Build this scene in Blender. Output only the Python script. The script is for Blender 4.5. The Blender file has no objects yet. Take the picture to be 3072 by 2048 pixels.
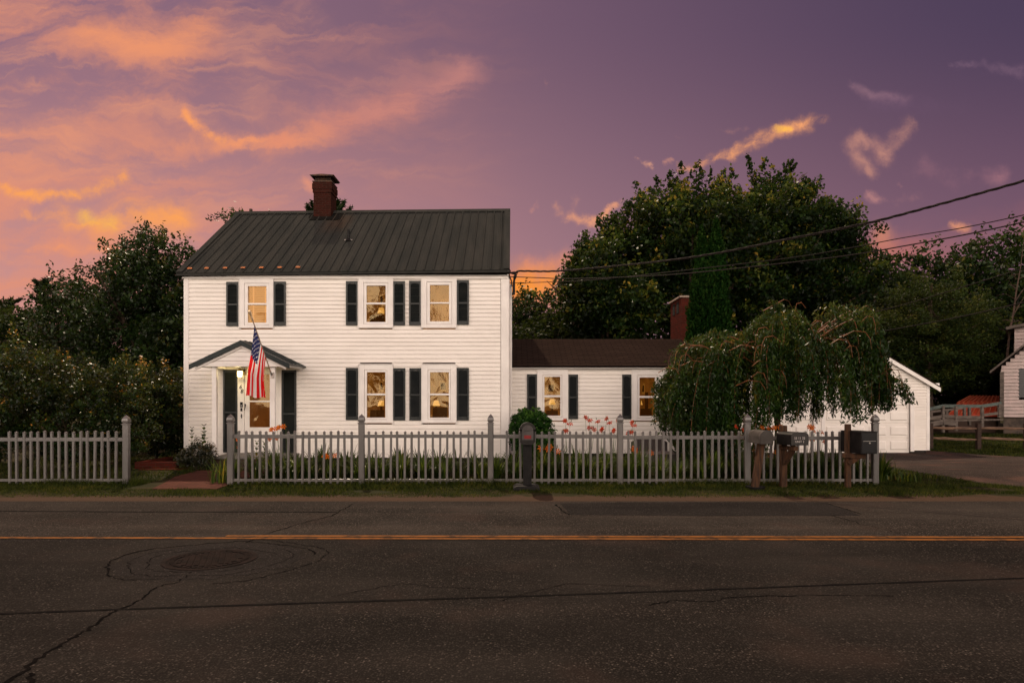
import bpy, math, random
import numpy as np
from mathutils import Vector, Matrix
R = math.radians
random.seed(7)
SC = bpy.context.scene
COL = SC.collection

# ------------------------------------------------------------------ camera
F = 2048.0; CX = 1536.0; HY = 1200.0; CZ = 1.6     # focal length in photo pixels, horizon row
cam = bpy.data.cameras.new('camera'); camo = bpy.data.objects.new('camera', cam); COL.objects.link(camo)
cam.sensor_width = 36; cam.lens = 24.0; cam.shift_y = (HY-1024)/3072.0
cam.clip_end = 2000; cam.clip_start = .05
camo.location = (0, 0, CZ); camo.rotation_euler = (R(90), 0, 0)
SC.camera = camo
def P(px, py, d): return Vector(((px-CX)/F*d, d, CZ+(HY-py)/F*d))
def X(px, d): return (px-CX)/F*d
def Z(py, d): return CZ+(HY-py)/F*d

# ------------------------------------------------------------------ colour / exposure
SC.view_settings.view_transform = 'Standard'; SC.view_settings.look = 'None'
SC.view_settings.exposure = 0.0; SC.view_settings.gamma = 1.0
SC.cycles.max_bounces = 6; SC.cycles.transparent_max_bounces = 12
def lin(c): return tuple((v/255/12.92 if v/255 <= .04045 else ((v/255+.055)/1.055)**2.4) for v in c)

# ------------------------------------------------------------------ node helper
class G:
    def __init__(s, nt): s.nt = nt; s.n = nt.nodes; s.l = nt.links
    def new(s, t, **k):
        n = s.n.new(t)
        for a, b in k.items(): setattr(n, a, b)
        return n
    def put(s, sock, v):
        if isinstance(v, bpy.types.NodeSocket): s.l.new(v, sock)
        elif v is not None:
            if sock.type == 'RGBA' and len(v) == 3: v = (*v, 1)
            sock.default_value = v
    def m(s, op, a, b=None, c=None, clamp=False):
        n = s.new('ShaderNodeMath', operation=op, use_clamp=clamp)
        for i, v in enumerate((a, b, c)):
            if v is not None: s.put(n.inputs[i], v)
        return n.outputs[0]
    def vm(s, op, a, b=None, scale=None, out=0):
        n = s.new('ShaderNodeVectorMath', operation=op); s.put(n.inputs[0], a)
        if b is not None: s.put(n.inputs[1], b)
        if scale is not None: s.put(n.inputs['Scale'], scale)
        return n.outputs[out]
    def ss(s, v, a, b, o0=0., o1=1.):
        n = s.new('ShaderNodeMapRange', interpolation_type='SMOOTHSTEP', clamp=True)
        for i, q in enumerate((v, a, b, o0, o1)): s.put(n.inputs[i], q)
        return n.outputs[0]
    def mix(s, f, a, b, bt='MIX'):
        n = s.new('ShaderNodeMix', data_type='RGBA', blend_type=bt)
        s.put(n.inputs[0], f); s.put(n.inputs[6], a); s.put(n.inputs[7], b); return n.outputs[2]
    def noise(s, vec, scale, detail=4, rough=.55, out=0, dist=0., dims='3D'):
        n = s.new('ShaderNodeTexNoise', noise_dimensions=dims); s.put(n.inputs['Vector'], vec)
        n.inputs['Scale'].default_value = scale; n.inputs['Detail'].default_value = detail
        n.inputs['Roughness'].default_value = rough; n.inputs['Distortion'].default_value = dist
        return n.outputs[out]
    def ramp(s, f, stops):
        n = s.new('ShaderNodeValToRGB'); s.put(n.inputs[0], f); e = n.color_ramp.elements
        while len(e) < len(stops): e.new(.5)
        for q, (p, c) in zip(e, stops): q.position = p; q.color = (*c, 1)
        return n.outputs[0]

# ------------------------------------------------------------------ sun + world
SUND = Vector((-0.26, 0.78, 1.10)).normalized()      # towards the sun: behind the houses, to the left
sun = bpy.data.lights.new('sun', 'SUN'); sun.energy = 3.3; sun.angle = R(0.5); sun.color = (1, .80, .58)
suno = bpy.data.objects.new('sun', sun); COL.objects.link(suno); suno.rotation_euler = SUND.to_track_quat('Z', 'Y').to_euler()
w = bpy.data.worlds.new('World'); SC.world = w; w.use_nodes = True
g = G(w.node_tree); g.n.clear()
tc = g.new('ShaderNodeTexCoord').outputs['Generated']
sx = g.new('ShaderNodeSeparateXYZ'); g.l.new(tc, sx.inputs[0]); dx, dy, dz = sx.outputs
yy = g.m('MAXIMUM', dy, .08)
u = g.m('DIVIDE', dx, yy); v = g.m('DIVIDE', dz, yy)
cb = g.new('ShaderNodeCombineXYZ'); g.put(cb.inputs[0], u); g.put(cb.inputs[1], v); uv = cb.outputs[0]
# dusk gradient
fv = g.ss(v, .02, .60); fu = g.ss(u, -.85, .85)
base = g.mix(fv, g.mix(fu, lin((196, 150, 152)), lin((136, 97, 113))), g.mix(fu, lin((142, 106, 124)), lin((76, 61, 86))))
# warp
wn = g.noise(uv, 3.2, 5, .6, out=1)
wv = g.vm('SCALE', g.vm('SUBTRACT', wn, (.5, .5, .5)), scale=.085)
wn2 = g.noise(uv, 11, 6, .68, out=1)
wv2 = g.vm('SCALE', g.vm('SUBTRACT', wn2, (.5, .5, .5)), scale=.055)
p = g.vm('ADD', g.vm('ADD', uv, wv), wv2)
psm = g.vm('ADD', g.vm('ADD', uv, wv2), g.vm('SCALE', wv, scale=.35))
def U(x, y): return ((x-1536)/2048, (1200-y)/2048, 0)
def cap(pts, rad, pp):
    best = None
    for i in range(len(pts)-1):
        a, b = U(*pts[i][:2]), U(*pts[i+1][:2]); r = (pts[i][2] if len(pts[i]) > 2 else rad)/2048
        ba = (b[0]-a[0], b[1]-a[1], 0); L2 = ba[0]**2+ba[1]**2
        pa = g.vm('SUBTRACT', pp, a)
        h = g.m('MULTIPLY', g.vm('DOT_PRODUCT', pa, ba, out=1), 1/L2, clamp=True)
        d = g.vm('LENGTH', g.vm('SUBTRACT', pa, g.vm('SCALE', ba, scale=h)), out=1)
        q = g.ss(d, r, 0.)
        best = q if best is None else g.m('MAXIMUM', best, q)
    return g.m('POWER', best, 1.35)
mp = g.new('ShaderNodeMapping'); g.l.new(p, mp.inputs[0]); mp.inputs['Rotation'].default_value = (0, 0, R(-24)); mp.inputs['Scale'].default_value = (1.2, 4.2, 1)
streak = g.noise(mp.outputs[0], 2.6, 7, .62, dist=.6)
streak2 = g.noise(p, 9.0, 8, .66, dist=.3)
mp3 = g.new('ShaderNodeMapping'); g.l.new(psm, mp3.inputs[0]); mp3.inputs['Rotation'].default_value = (0, 0, R(-16)); mp3.inputs['Scale'].default_value = (1.5, 9, 1)
streak3 = g.noise(mp3.outputs[0], 3.0, 6, .6, dist=.4)
# broad soft veil over the left of the sky
veil = g.m('MULTIPLY', g.ss(u, .05, -.75), g.ss(streak, .40, .66))
col = g.mix(g.m('MULTIPLY', veil, .8), base, lin((230, 148, 114)))
fine = g.m('MULTIPLY', g.ss(u, .1, -.5), g.ss(streak3, .50, .70)); col = g.mix(g.m('MULTIPLY', fine, .35), col, lin((240, 160, 118)))
veil2 = g.m('MULTIPLY', g.ss(u, .2, -.5), g.ss(v, .6, .1)); col = g.mix(g.m('MULTIPLY', veil2, .32), col, lin((222, 138, 112)))
OR = (236, 150, 108); YE = (255, 172, 78); PK = (206, 142, 122)
blobs = [
 ([(545,345,30),(600,390,36),(653,418,44),(810,432,60),(960,400,62)], OR, 1.15, 3),
 ([(810,425,60),(980,385,80),(1130,345,90),(1208,318,80)], (224,140,112), .95, 3),
 ([(1100,350,80),(1260,300,100),(1390,222,110)], (196,130,122), .8, 3),
 ([(960,340,130),(1200,260,150)], (186,124,124), .45, 1),
 ([(549,350,26),(600,388,28),(655,415,24)], (255,164,92), .75, 0),
 ([(350,480,70),(470,462,60),(640,435,40),(700,430,40)], OR, .6, 1),
 ([(290,120,110),(400,150,120),(535,135,110),(600,80,80),(665,5,70)], OR, .95, 1),
 ([(-60,280,36),(100,268,30),(215,245,28)], OR, .7, 1),
 ([(-100,420,170),(60,440,150),(215,430,130)], (228,150,118), .7, 1),
 ([(-40,555,26),(90,585,28),(205,592,34),(300,568,38),(365,530,34)], (255,165,84), 1.0, 0),
 ([(60,640,30),(180,650,60),(294,664,95),(400,650,90),(540,645,60)], (255,164,84), 1.0, 1),
 ([(255,650,44),(300,664,40),(335,668,30)], (255,190,72), .9, 0),
 ([(90,735,22),(200,745,30),(350,760,26)], OR, .9, 0),
 ([(700,140,90),(760,260,100),(720,330,80)], PK, .45, 1),
 ([(900,20,70),(960,80,70)], PK, .4, 1),
 ([(912,550,34),(940,575,30)], (232,150,118), .8, 0),
 ([(2030,492,20),(2110,484,26),(2200,474,30),(2262,432,40),(2290,410,36),(2352,386,44),(2420,372,30),(2462,366,24)], (246,164,108), 1.15, 2),
 ([(2325,388,24),(2365,386,24)], (255,186,84), 1.1, 0),
 ([(2140,394,16),(2190,396,20),(2232,392,20)], PK, .7, 2),
 ([(2030,404,14),(2110,424,14)], PK, .5, 2),
 ([(1915,488,14),(1945,486,14)], (226,160,130), .8, 0),
 ([(1990,482,12),(2010,480,12)], PK, .6, 0),
 ([(1975,428,9),(1990,428,9)], PK, .6, 0),
 ([(1630,247,14),(1645,246,14)], PK, .6, 0),
 ([(2606,515,34),(2574,488,50),(2554,450,48),(2575,422,30)], (200,140,122), .7, 2),
 ([(2590,424,34),(2628,436,48),(2650,478,40)], (198,138,122), .6, 2),
 ([(2648,462,40),(2690,425,44),(2730,372,30)], (200,140,122), .7, 2),
 ([(2570,252,30),(2640,284,34),(2740,298,30)], (140,104,118), .8, 2),
 ([(2640,290,50),(2900,300,60)], (112,84,108), .5, 1),
 ([(2730,520,40),(2780,500,60),(2850,530,50),(3000,535,40)], (172,118,126), .6, 1),
 ([(2600,585,26),(2680,604,26),(2800,590,20)], (184,128,126), .8, 2),
 ([(2690,560,16),(2800,605,14)], (184,128,126), .7, 2),
 ([(2860,200,16),(2960,190,24),(3072,215,20)], (128,98,118), .5, 2),
 ([(2480,640,16),(2540,660,22)], (170,118,122), .5, 2),
 ([(1660,625,20),(1690,645,24),(1740,652,26),(1800,650,22),(1860,620,18)], (234,158,118), 1.0, 2),
 ([(1730,600,22),(1722,640,20)], (214,146,122), .6, 2),
 ([(1600,628,16),(1612,620,14)], (208,140,122), .6, 2),
 ([(1590,800,60),(1700,785,60),(1760,800,60)], (236,146,106), .85, 0),
 ([(1560,860,110),(1640,850,80)], (255,150,44), 1.0, 0),
 ([(2640,690,60),(2655,730,60)], (220,140,104), .7, 0),
 ([(2840,680,22),(2868,674,30),(2895,682,22)], (230,152,112), .9, 0),
 ([(2560,760,110),(2700,740,110),(3100,700,120)], (190,112,100), .75, 1),
]
for pts, c, st, md in blobs:
    # each cloud waits for the one before it, which keeps the shader inside its stack
    q = cap(pts, 30, g.vm('ADD', psm if md != 1 else p, g.vm('SCALE', col, scale=1e-7)))
    if md == 1: q = g.m('MULTIPLY', q, g.ss(streak, .28, .66))
    if md == 0: q = g.m('MULTIPLY', q, g.ss(streak2, .22, .60))
    if md == 3: q = g.m('MULTIPLY', q, g.ss(streak3, .26, .64))
    if md == 2: q = g.m('MULTIPLY', q, g.ss(streak2, .34, .60))
    col = g.mix(g.m('MULTIPLY', q, st, clamp=True), col, lin(c))
# behind the viewer: the bright, warm low part of the dusk sky
back = g.ss(dy, .05, -.55)
glow = g.m('MULTIPLY', back, g.m('MULTIPLY', g.ss(dz, -.2, .05), g.ss(dz, .78, .18)))
col2 = g.mix(back, col, lin((120, 96, 124)))
col2 = g.mix(glow, col2, (4.15, 3.48, 2.92))
sky = g.new('ShaderNodeTexSky', sky_type='NISHITA'); sky.sun_disc = False
sky.sun_elevation = math.asin(SUND.z); sky.sun_rotation = math.atan2(SUND.x, SUND.y)
skyb = g.vm('SCALE', sky.outputs[0], scale=.001)
tot = g.vm('ADD', col2, skyb)
bg = g.new('ShaderNodeBackground'); g.l.new(tot, bg.inputs[0]); bg.inputs[1].default_value = 1.0
wo = g.new('ShaderNodeOutputWorld'); g.l.new(bg.outputs[0], wo.inputs[0])
w.cycles.sampling_method = 'MANUAL'; w.cycles.sample_map_resolution = 512

# ------------------------------------------------------------------ materials
MATS = {}
def mat(name, c=(.5, .5, .5), rough=.7, c2=None, nscale=4., nlo=.35, nhi=.65, bump=0., bscale=40., metal=0., spec=.2, emit=None, es=0., coord='Object', stretch=None, trans=0.):
    if name in MATS: return MATS[name]
    m = bpy.data.materials.new(name); m.use_nodes = True; q = G(m.node_tree); b = q.n['Principled BSDF']
    b.inputs['Roughness'].default_value = rough; b.inputs['Metallic'].default_value = metal
    b.inputs['Specular IOR Level'].default_value = spec
    co = q.new('ShaderNodeTexCoord').outputs[coord]
    if stretch:
        mm = q.new('ShaderNodeMapping'); q.l.new(co, mm.inputs[0]); mm.inputs['Scale'].default_value = stretch; co = mm.outputs[0]
    if c2 is not None:
        f = q.ss(q.noise(co, nscale, 6, .6), nlo, nhi); q.put(b.inputs['Base Color'], q.mix(f, c, c2))
    else: q.put(b.inputs['Base Color'], c)
    if bump:
        bn = q.new('ShaderNodeBump'); bn.inputs['Strength'].default_value = bump; bn.inputs['Distance'].default_value = .01
        q.l.new(q.noise(co, bscale, 5, .6), bn.inputs['Height']); q.l.new(bn.outputs[0], b.inputs['Normal'])
    if emit: q.put(b.inputs['Emission Color'], emit); b.inputs['Emission Strength'].default_value = es
    MATS[name] = m; return m

def leafmat(name, cols, trans=.35, rough=.45, tint=None, spec=.12, lit_tone=True):
    """cols: ramp stops over per-leaf random"""
    if lit_tone: cols = [(p_, (c_[0]*.70, c_[1]*.88, c_[2]*.9) if p_ < .8 else c_) for p_, c_ in cols]
    m = bpy.data.materials.new(name); m.use_nodes = True; q = G(m.node_tree); b = q.n['Principled BSDF']
    ri = q.new('ShaderNodeNewGeometry').outputs['Random Per Island']
    co = q.new('ShaderNodeTexCoord').outputs['Object']
    nz = q.noise(co, 1.6, 3, .6)
    at = q.new('ShaderNodeAttribute'); at.attribute_name = 'lit_tone'
    f = q.m('ADD', q.m('MULTIPLY', ri, .8), q.m('MULTIPLY', q.m('SUBTRACT', nz, .5), 1.2), clamp=True)
    if lit_tone: f = q.m('ADD', q.m('MULTIPLY', ri, .36), q.m('ADD', at.outputs['Fac'], q.m('MULTIPLY', q.m('SUBTRACT', nz, .5), .7)), clamp=True)
    c = q.ramp(f, cols)
    q.put(b.inputs['Base Color'], c); b.inputs['Roughness'].default_value = rough; b.inputs['Specular IOR Level'].default_value = spec
    t = q.new('ShaderNodeBsdfTranslucent'); q.put(t.inputs[0], q.mix(.5, c, tint or (.07, .085, .010)))
    mx = q.new('ShaderNodeMixShader'); mx.inputs[0].default_value = trans
    q.l.new(b.outputs[0], mx.inputs[1]); q.l.new(t.outputs[0], mx.inputs[2])
    q.l.new(mx.outputs[0], q.n['Material Output'].inputs[0]); return m

WHITE = mat('white_vinyl', (.80, .75, .70), .5, (.75, .70, .65), 1.3, bump=.05, bscale=25, stretch=(1, 1, 3))
TRIM = mat('white_trim_paint', (.80, .76, .725), .4, (.72, .68, .65), 2.2, bump=.06, bscale=30)
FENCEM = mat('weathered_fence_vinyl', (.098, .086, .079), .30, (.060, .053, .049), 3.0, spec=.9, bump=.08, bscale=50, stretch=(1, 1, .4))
SHUT = mat('dark_green_shutter', (.011, .014, .014), .35, (.018, .020, .019), 6, bump=.15, bscale=60, spec=.35)
DGREEN = mat('dark_green_metal', (.014, .021, .022), .4, (.022, .030, .030), 3, spec=.2)
ROOFM = mat('dark_metal_roof', (.042, .041, .037), .75, (.030, .031, .029), 1.1, .3, .7, bump=.1, bscale=12, stretch=(3, .5, .5), spec=0.0)
def roofstain():
    m = ROOFM; q = G(m.node_tree); b = q.n['Principled BSDF']; old = b.inputs['Base Color'].links[0].from_socket
    co = q.new('ShaderNodeTexCoord').outputs['Object']
    s = q.new('ShaderNodeSeparateXYZ'); q.l.new(co, s.inputs[0])
    a = q.ss(q.m('ABSOLUTE', q.m('SUBTRACT', s.outputs[0], -5.0)), .55, .15); e = q.m('MULTIPLY', q.ss(s.outputs[1], 18.6, 19.5), q.ss(s.outputs[1], 20.3, 19.9))
    f = q.m('MULTIPLY', q.m('MULTIPLY', a, e), q.noise(co, 7, 4))
    q.put(b.inputs['Base Color'], q.mix(q.m('MULTIPLY', f, .8, clamp=True), old, (.06, .034, .02)))
roofstain()
COPPER = mat('copper', (.45, .16, .06), .35, (.25, .10, .05), 20, metal=.8)
STEEL = mat('galvanised_steel', (.45, .43, .40), .35, (.3, .28, .26), 12, metal=.8)
BLACKM = mat('black_metal', (.007, .0065, .0065), .5, (.013, .011, .011), 9, spec=.15)
CONC = mat('old_concrete', (.10, .075, .06), .9, (.05, .04, .035), 4, bump=.4)
DWOOD = mat('dark_brown_boards', (.045, .026, .018), .8, (.025, .015, .012), 6, stretch=(1, 1, 6), bump=.3)
WOODP = mat('weathered_brown_wood', (.075, .034, .016), .85, (.03, .016, .010), 5, stretch=(6, 6, .6), bump=.5)
GWOOD = mat('grey_weathered_wood', (.13, .105, .09), .85, (.07, .056, .048), 5, stretch=(.6, 3, 3), bump=.5)
BARK = mat('bark', (.075, .05, .035), .9, (.03, .02, .015), 8, stretch=(3, 3, .6), bump=.8, bscale=12)
TWIG = mat('reddish_twig', (.22, .080, .032), .5, (.10, .04, .02), 8)
def brickmat(name, c1, c2, mort, bw=.2, bh=.067, swap=False):
    m = bpy.data.materials.new(name); m.use_nodes = True; q = G(m.node_tree); b = q.n['Principled BSDF']
    co = q.new('ShaderNodeTexCoord').outputs['Object']; s = q.new('ShaderNodeSeparateXYZ'); q.l.new(co, s.inputs[0])
    c = q.new('ShaderNodeCombineXYZ')
    q.put(c.inputs[0], q.m('ADD', s.outputs[0], 0 if swap else s.outputs[1])); q.put(c.inputs[1], s.outputs[1] if swap else s.outputs[2])
    t = q.new('ShaderNodeTexBrick'); q.l.new(c.outputs[0], t.inputs['Vector']); t.inputs['Scale'].default_value = 1
    t.inputs['Brick Width'].default_value = bw; t.inputs['Row Height'].default_value = bh; t.inputs['Mortar Size'].default_value = .006
    for i, k in enumerate((c1, c2, mort)): t.inputs[('Color1', 'Color2', 'Mortar')[i]].default_value = (*k, 1)
    n = q.noise(co, 25, 5); q.put(b.inputs['Base Color'], q.mix(q.m('MULTIPLY', n, .5), t.outputs[0], (.05, .02, .015)))
    b.inputs['Roughness'].default_value = .85; b.inputs['Specular IOR Level'].default_value = 0.02
    bp = q.new('ShaderNodeBump'); bp.inputs['Strength'].default_value = .6; bp.inputs['Distance'].default_value = .01
    q.put(bp.inputs['Height'], q.m('ADD', q.m('MULTIPLY', t.outputs[1], -1), q.m('MULTIPLY', n, .4))); q.l.new(bp.outputs[0], b.inputs['Normal'])
    return m
BRICK = brickmat('dark_red_brick', (.036, .008, .0055), (.020, .006, .004), (.040, .022, .017))
BRICK2 = brickmat('red_brick', (.095, .014, .008), (.05, .010, .006), (.06, .03, .024))
PAVE = brickmat('brick_pavers', (.14, .058, .042), (.075, .034, .026), (.025, .02, .016), .22, .11, True)
def shinglemat():
    m = bpy.data.materials.new('brown_shingles'); m.use_nodes = True; q = G(m.node_tree); b = q.n['Principled BSDF']
    co = q.new('ShaderNodeTexCoord').outputs['Object']
    t = q.new('ShaderNodeTexBrick'); q.l.new(co, t.inputs['Vector']); t.inputs['Scale'].default_value = 1
    t.inputs['Brick Width'].default_value = .3; t.inputs['Row Height'].default_value = .12; t.inputs['Mortar Size'].default_value = .012
    t.inputs['Color1'].default_value = (.048, .031, .024, 1); t.inputs['Color2'].default_value = (.030, .020, .016, 1); t.inputs['Mortar'].default_value = (.004, .003, .003, 1)
    n = q.noise(co, 60, 4); q.put(b.inputs['Base Color'], q.mix(.5, t.outputs[0], q.ramp(n, [(.3, (.012, .008, .007)), (.7, (.040, .027, .022))])))
    b.inputs['Roughness'].default_value = .9; b.inputs['Specular IOR Level'].default_value = 0.0
    bp = q.new('ShaderNodeBump'); bp.inputs['Strength'].default_value = .7; bp.inputs['Distance'].default_value = .01
    q.put(bp.inputs['Height'], q.m('ADD', q.m('MULTIPLY', t.outputs[1], -1), q.m('MULTIPLY', n, .5))); q.l.new(bp.outputs[0], b.inputs['Normal'])
    return m
SHING = shinglemat()
def glassmat():
    m = bpy.data.materials.new('wavy_window_glass'); m.use_nodes = True; q = G(m.node_tree)
    co = q.new('ShaderNodeTexCoord').outputs['Object']
    bp = q.new('ShaderNodeBump'); bp.inputs['Strength'].default_value = .30; bp.inputs['Distance'].default_value = .02
    q.l.new(q.noise(co, 2.6, 1, .4, dist=.8), bp.inputs['Height'])
    gl = q.new('ShaderNodeBsdfGlossy'); gl.inputs['Roughness'].default_value = .03; gl.inputs[0].default_value = (1, .85, .55, 1); q.l.new(bp.outputs[0], gl.inputs['Normal'])
    tr = q.new('ShaderNodeBsdfTransparent'); tr.inputs[0].default_value = (.80, .70, .50, 1)
    fr = q.new('ShaderNodeFresnel'); fr.inputs[0].default_value = 1.5
    mx = q.new('ShaderNodeMixShader'); q.put(mx.inputs[0], q.m('ADD', q.m('MULTIPLY', fr.outputs[0], .9), .015))
    q.l.new(tr.outputs[0], mx.inputs[1]); q.l.new(gl.outputs[0], mx.inputs[2]); q.l.new(mx.outputs[0], q.n['Material Output'].inputs[0]); return m
GLASS = glassmat()
def interior(name, c1, c2, es):
    m = bpy.data.materials.new(name); m.use_nodes = True; q = G(m.node_tree); b = q.n['Principled BSDF']
    co = q.new('ShaderNodeTexCoord').outputs['Object']
    f = q.ss(q.noise(co, 2.2, 3, .5, dist=.8), .3, .7)
    c = q.mix(f, c1, c2); q.put(b.inputs['Base Color'], (.3, .2, .1)); q.put(b.inputs['Emission Color'], c); b.inputs['Emission Strength'].default_value = es
    return m
ROOM = interior('lamplit_room', (.26, .115, .026), (.10, .036, .008), .62)
SHADE = mat('lit_lampshade', (.8, .6, .3), .8, emit=(1, .66, .26), es=.9)
FURN = mat('dark_furniture', (.04, .02, .01), .6, emit=(.12, .045, .012), es=.25)
FRAME_ = mat('pale_picture', (.5, .4, .25), .8, emit=(.6, .32, .09), es=.32)
CURT = interior('lamplit_curtain', (.38, .165, .05), (.22, .085, .022), .62)
ROOMD = interior('lamplit_hall', (.16, .06, .018), (.08, .03, .008), .8)
SLATM = mat('lit_wooden_slats', (.5, .28, .1), .6, emit=(.95, .42, .07), es=.46)
TAPE = mat('cloth_blind_tape', (.7, .45, .3), .8, emit=(.9, .5, .28), es=.55)

# ------------------------------------------------------------------ mesh builder
class MB:
    def __init__(s): s.v = []; s.f = []; s.mi = []
    def add(s, vs, fs, mi=0):
        o = len(s.v); s.v += [tuple(q) for q in vs]; s.f += [tuple(i+o for i in f) for f in fs]; s.mi += [mi]*len(fs); return s
    def box(s, x0, x1, y0, y1, z0, z1, mi=0):
        return s.add([(x0,y0,z0),(x1,y0,z0),(x1,y1,z0),(x0,y1,z0),(x0,y0,z1),(x1,y0,z1),(x1,y1,z1),(x0,y1,z1)],
                     [(3,2,1,0),(4,5,6,7),(0,1,5,4),(1,2,6,5),(2,3,7,6),(3,0,4,7)], mi)
    def bar(s, a, b, w, h, mi=0, up=(0, 0, 1)):
        a, b = Vector(a), Vector(b); d = (b-a).normalized(); r = d.cross(Vector(up)).normalized()*w/2; t = r.cross(d).normalized()*h/2
        vs = [q+i*r+j*t for q in (a, b) for i, j in ((-1,-1),(1,-1),(1,1),(-1,1))]
        return s.add(vs, [(0,1,2,3),(7,6,5,4),(0,4,5,1),(1,5,6,2),(2,6,7,3),(3,7,4,0)], mi)
    def prism(s, poly, axis, a, b, mi=0):
        """poly in the two other axes (order x,y / x,z / y,z), extruded along axis from a to b"""
        def mk(p, t):
            q = list(p); q.insert(axis, t); return q
        n = len(poly); vs = [mk(p, a) for p in poly]+[mk(p, b) for p in poly]
        return s.add(vs, [tuple(range(n))[::-1], tuple(range(n, 2*n))]+[(i, (i+1) % n, n+(i+1) % n, n+i) for i in range(n)], mi)
    def tube(s, pts, rads, n=6, mi=0, cap=True):
        pts = [Vector(q) for q in pts]
        if not hasattr(rads, '__len__'): rads = [rads]*len(pts)
        vs = []; ref = Vector((.31, .17, .93))
        for i, q in enumerate(pts):
            d = (pts[min(i+1, len(pts)-1)]-pts[max(i-1, 0)])
            d = d.normalized() if d.length > 1e-9 else Vector((0, 0, 1))
            if abs(d.dot(ref)) > .95: ref = Vector((.9, .3, .1))
            a = d.cross(ref).normalized(); b = d.cross(a)
            for k in range(n):
                t = 2*math.pi*k/n; vs.append(q+(a*math.cos(t)+b*math.sin(t))*rads[i])
        fs = [(i*n+k, i*n+(k+1) % n, (i+1)*n+(k+1) % n, (i+1)*n+k) for i in range(len(pts)-1) for k in range(n)]
        if cap: fs += [tuple(range(n))[::-1], tuple(range((len(pts)-1)*n, len(pts)*n))]
        return s.add(vs, fs, mi)
    def lathe(s, prof, c=(0, 0, 0), n=16, mi=0, sq=False):
        vs = []
        for r, z in prof:
            for k in range(n):
                t = 2*math.pi*(k+.5)/n; x, y = math.cos(t), math.sin(t)
                vs.append((c[0]+r*x, c[1]+r*y, c[2]+z))
        fs = [(i*n+k, i*n+(k+1) % n, (i+1)*n+(k+1) % n, (i+1)*n+k) for i in range(len(prof)-1) for k in range(n)]
        fs += [tuple(range(n))[::-1], tuple(range((len(prof)-1)*n, len(prof)*n))]
        return s.add(vs, fs, mi)
    def build(s, name, mats, parent=None, bevel=0, smooth=False, loc=None):
        me = bpy.data.meshes.new(name); me.from_pydata(s.v, [], s.f)
        for m in (mats if isinstance(mats, (list, tuple)) else [mats]): me.materials.append(m)
        me.polygons.foreach_set('material_index', s.mi)
        if smooth: me.polygons.foreach_set('use_smooth', [True]*len(s.f))
        me.update()
        o = bpy.data.objects.new(name, me); COL.objects.link(o)
        if parent: o.parent = parent; o.matrix_parent_inverse = Matrix.Translation(-parent.location) if parent.location.length else Matrix()
        if loc: o.location = loc
        if bevel:
            b = o.modifiers.new('bevel', 'BEVEL'); b.width = bevel; b.segments = 2; b.limit_method = 'ANGLE'
        return o
def link(name, me, m, parent=None):
    me.materials.append(m); o = bpy.data.objects.new(name, me); COL.objects.link(o)
    if parent: o.parent = parent; o.matrix_parent_inverse = Matrix.Translation(-parent.location)
    return o
def tag(o, label=None, cat=None, group=None, kind=None):
    for k, q in (('label', label), ('category', cat), ('group', group), ('kind', kind)):
        if q: o[k] = q
    return o
def empty(name, loc, label, cat, group=None):
    o = bpy.data.objects.new(name, None); COL.objects.link(o); o.location = loc; o.empty_display_size = .2
    return tag(o, label, cat, group)
def kids(o): return [c for c in COL.objects if c.parent == o]
def copy_tree(o, loc, rz=0, sc=1, label=None, group=None, ch=None):
    c = o.copy(); COL.objects.link(c); c.location = loc; c.rotation_euler = (0, 0, rz)
    c.scale = sc if hasattr(sc, '__len__') else (sc, sc, sc)
    if label: c['label'] = label
    if group: c['group'] = group
    def rec(src, dst):
        for k in (ch if ch and src == o else kids(src)):
            d = k.copy(); COL.objects.link(d); d.parent = dst; rec(k, d)
    rec(o, c); return c
def text(name, s, size, loc, m, parent=None, shear=0, ext=.003, rot=(R(90), 0, 0)):
    c = bpy.data.curves.new(name, 'FONT'); c.body = s; c.size = size; c.extrude = ext; c.shear = shear; c.align_x = 'CENTER'; c.materials.append(m)
    o = bpy.data.objects.new(name, c); COL.objects.link(o)
    bpy.context.view_layer.update(); me = bpy.data.meshes.new_from_object(o.evaluated_get(bpy.context.evaluated_depsgraph_get())); bpy.data.objects.remove(o)
    o = bpy.data.objects.new(name, me); COL.objects.link(o)
    if parent: o.parent = parent; o.matrix_parent_inverse = Matrix.Translation(-parent.location)
    o.location = loc; o.rotation_euler = rot; return o

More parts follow.
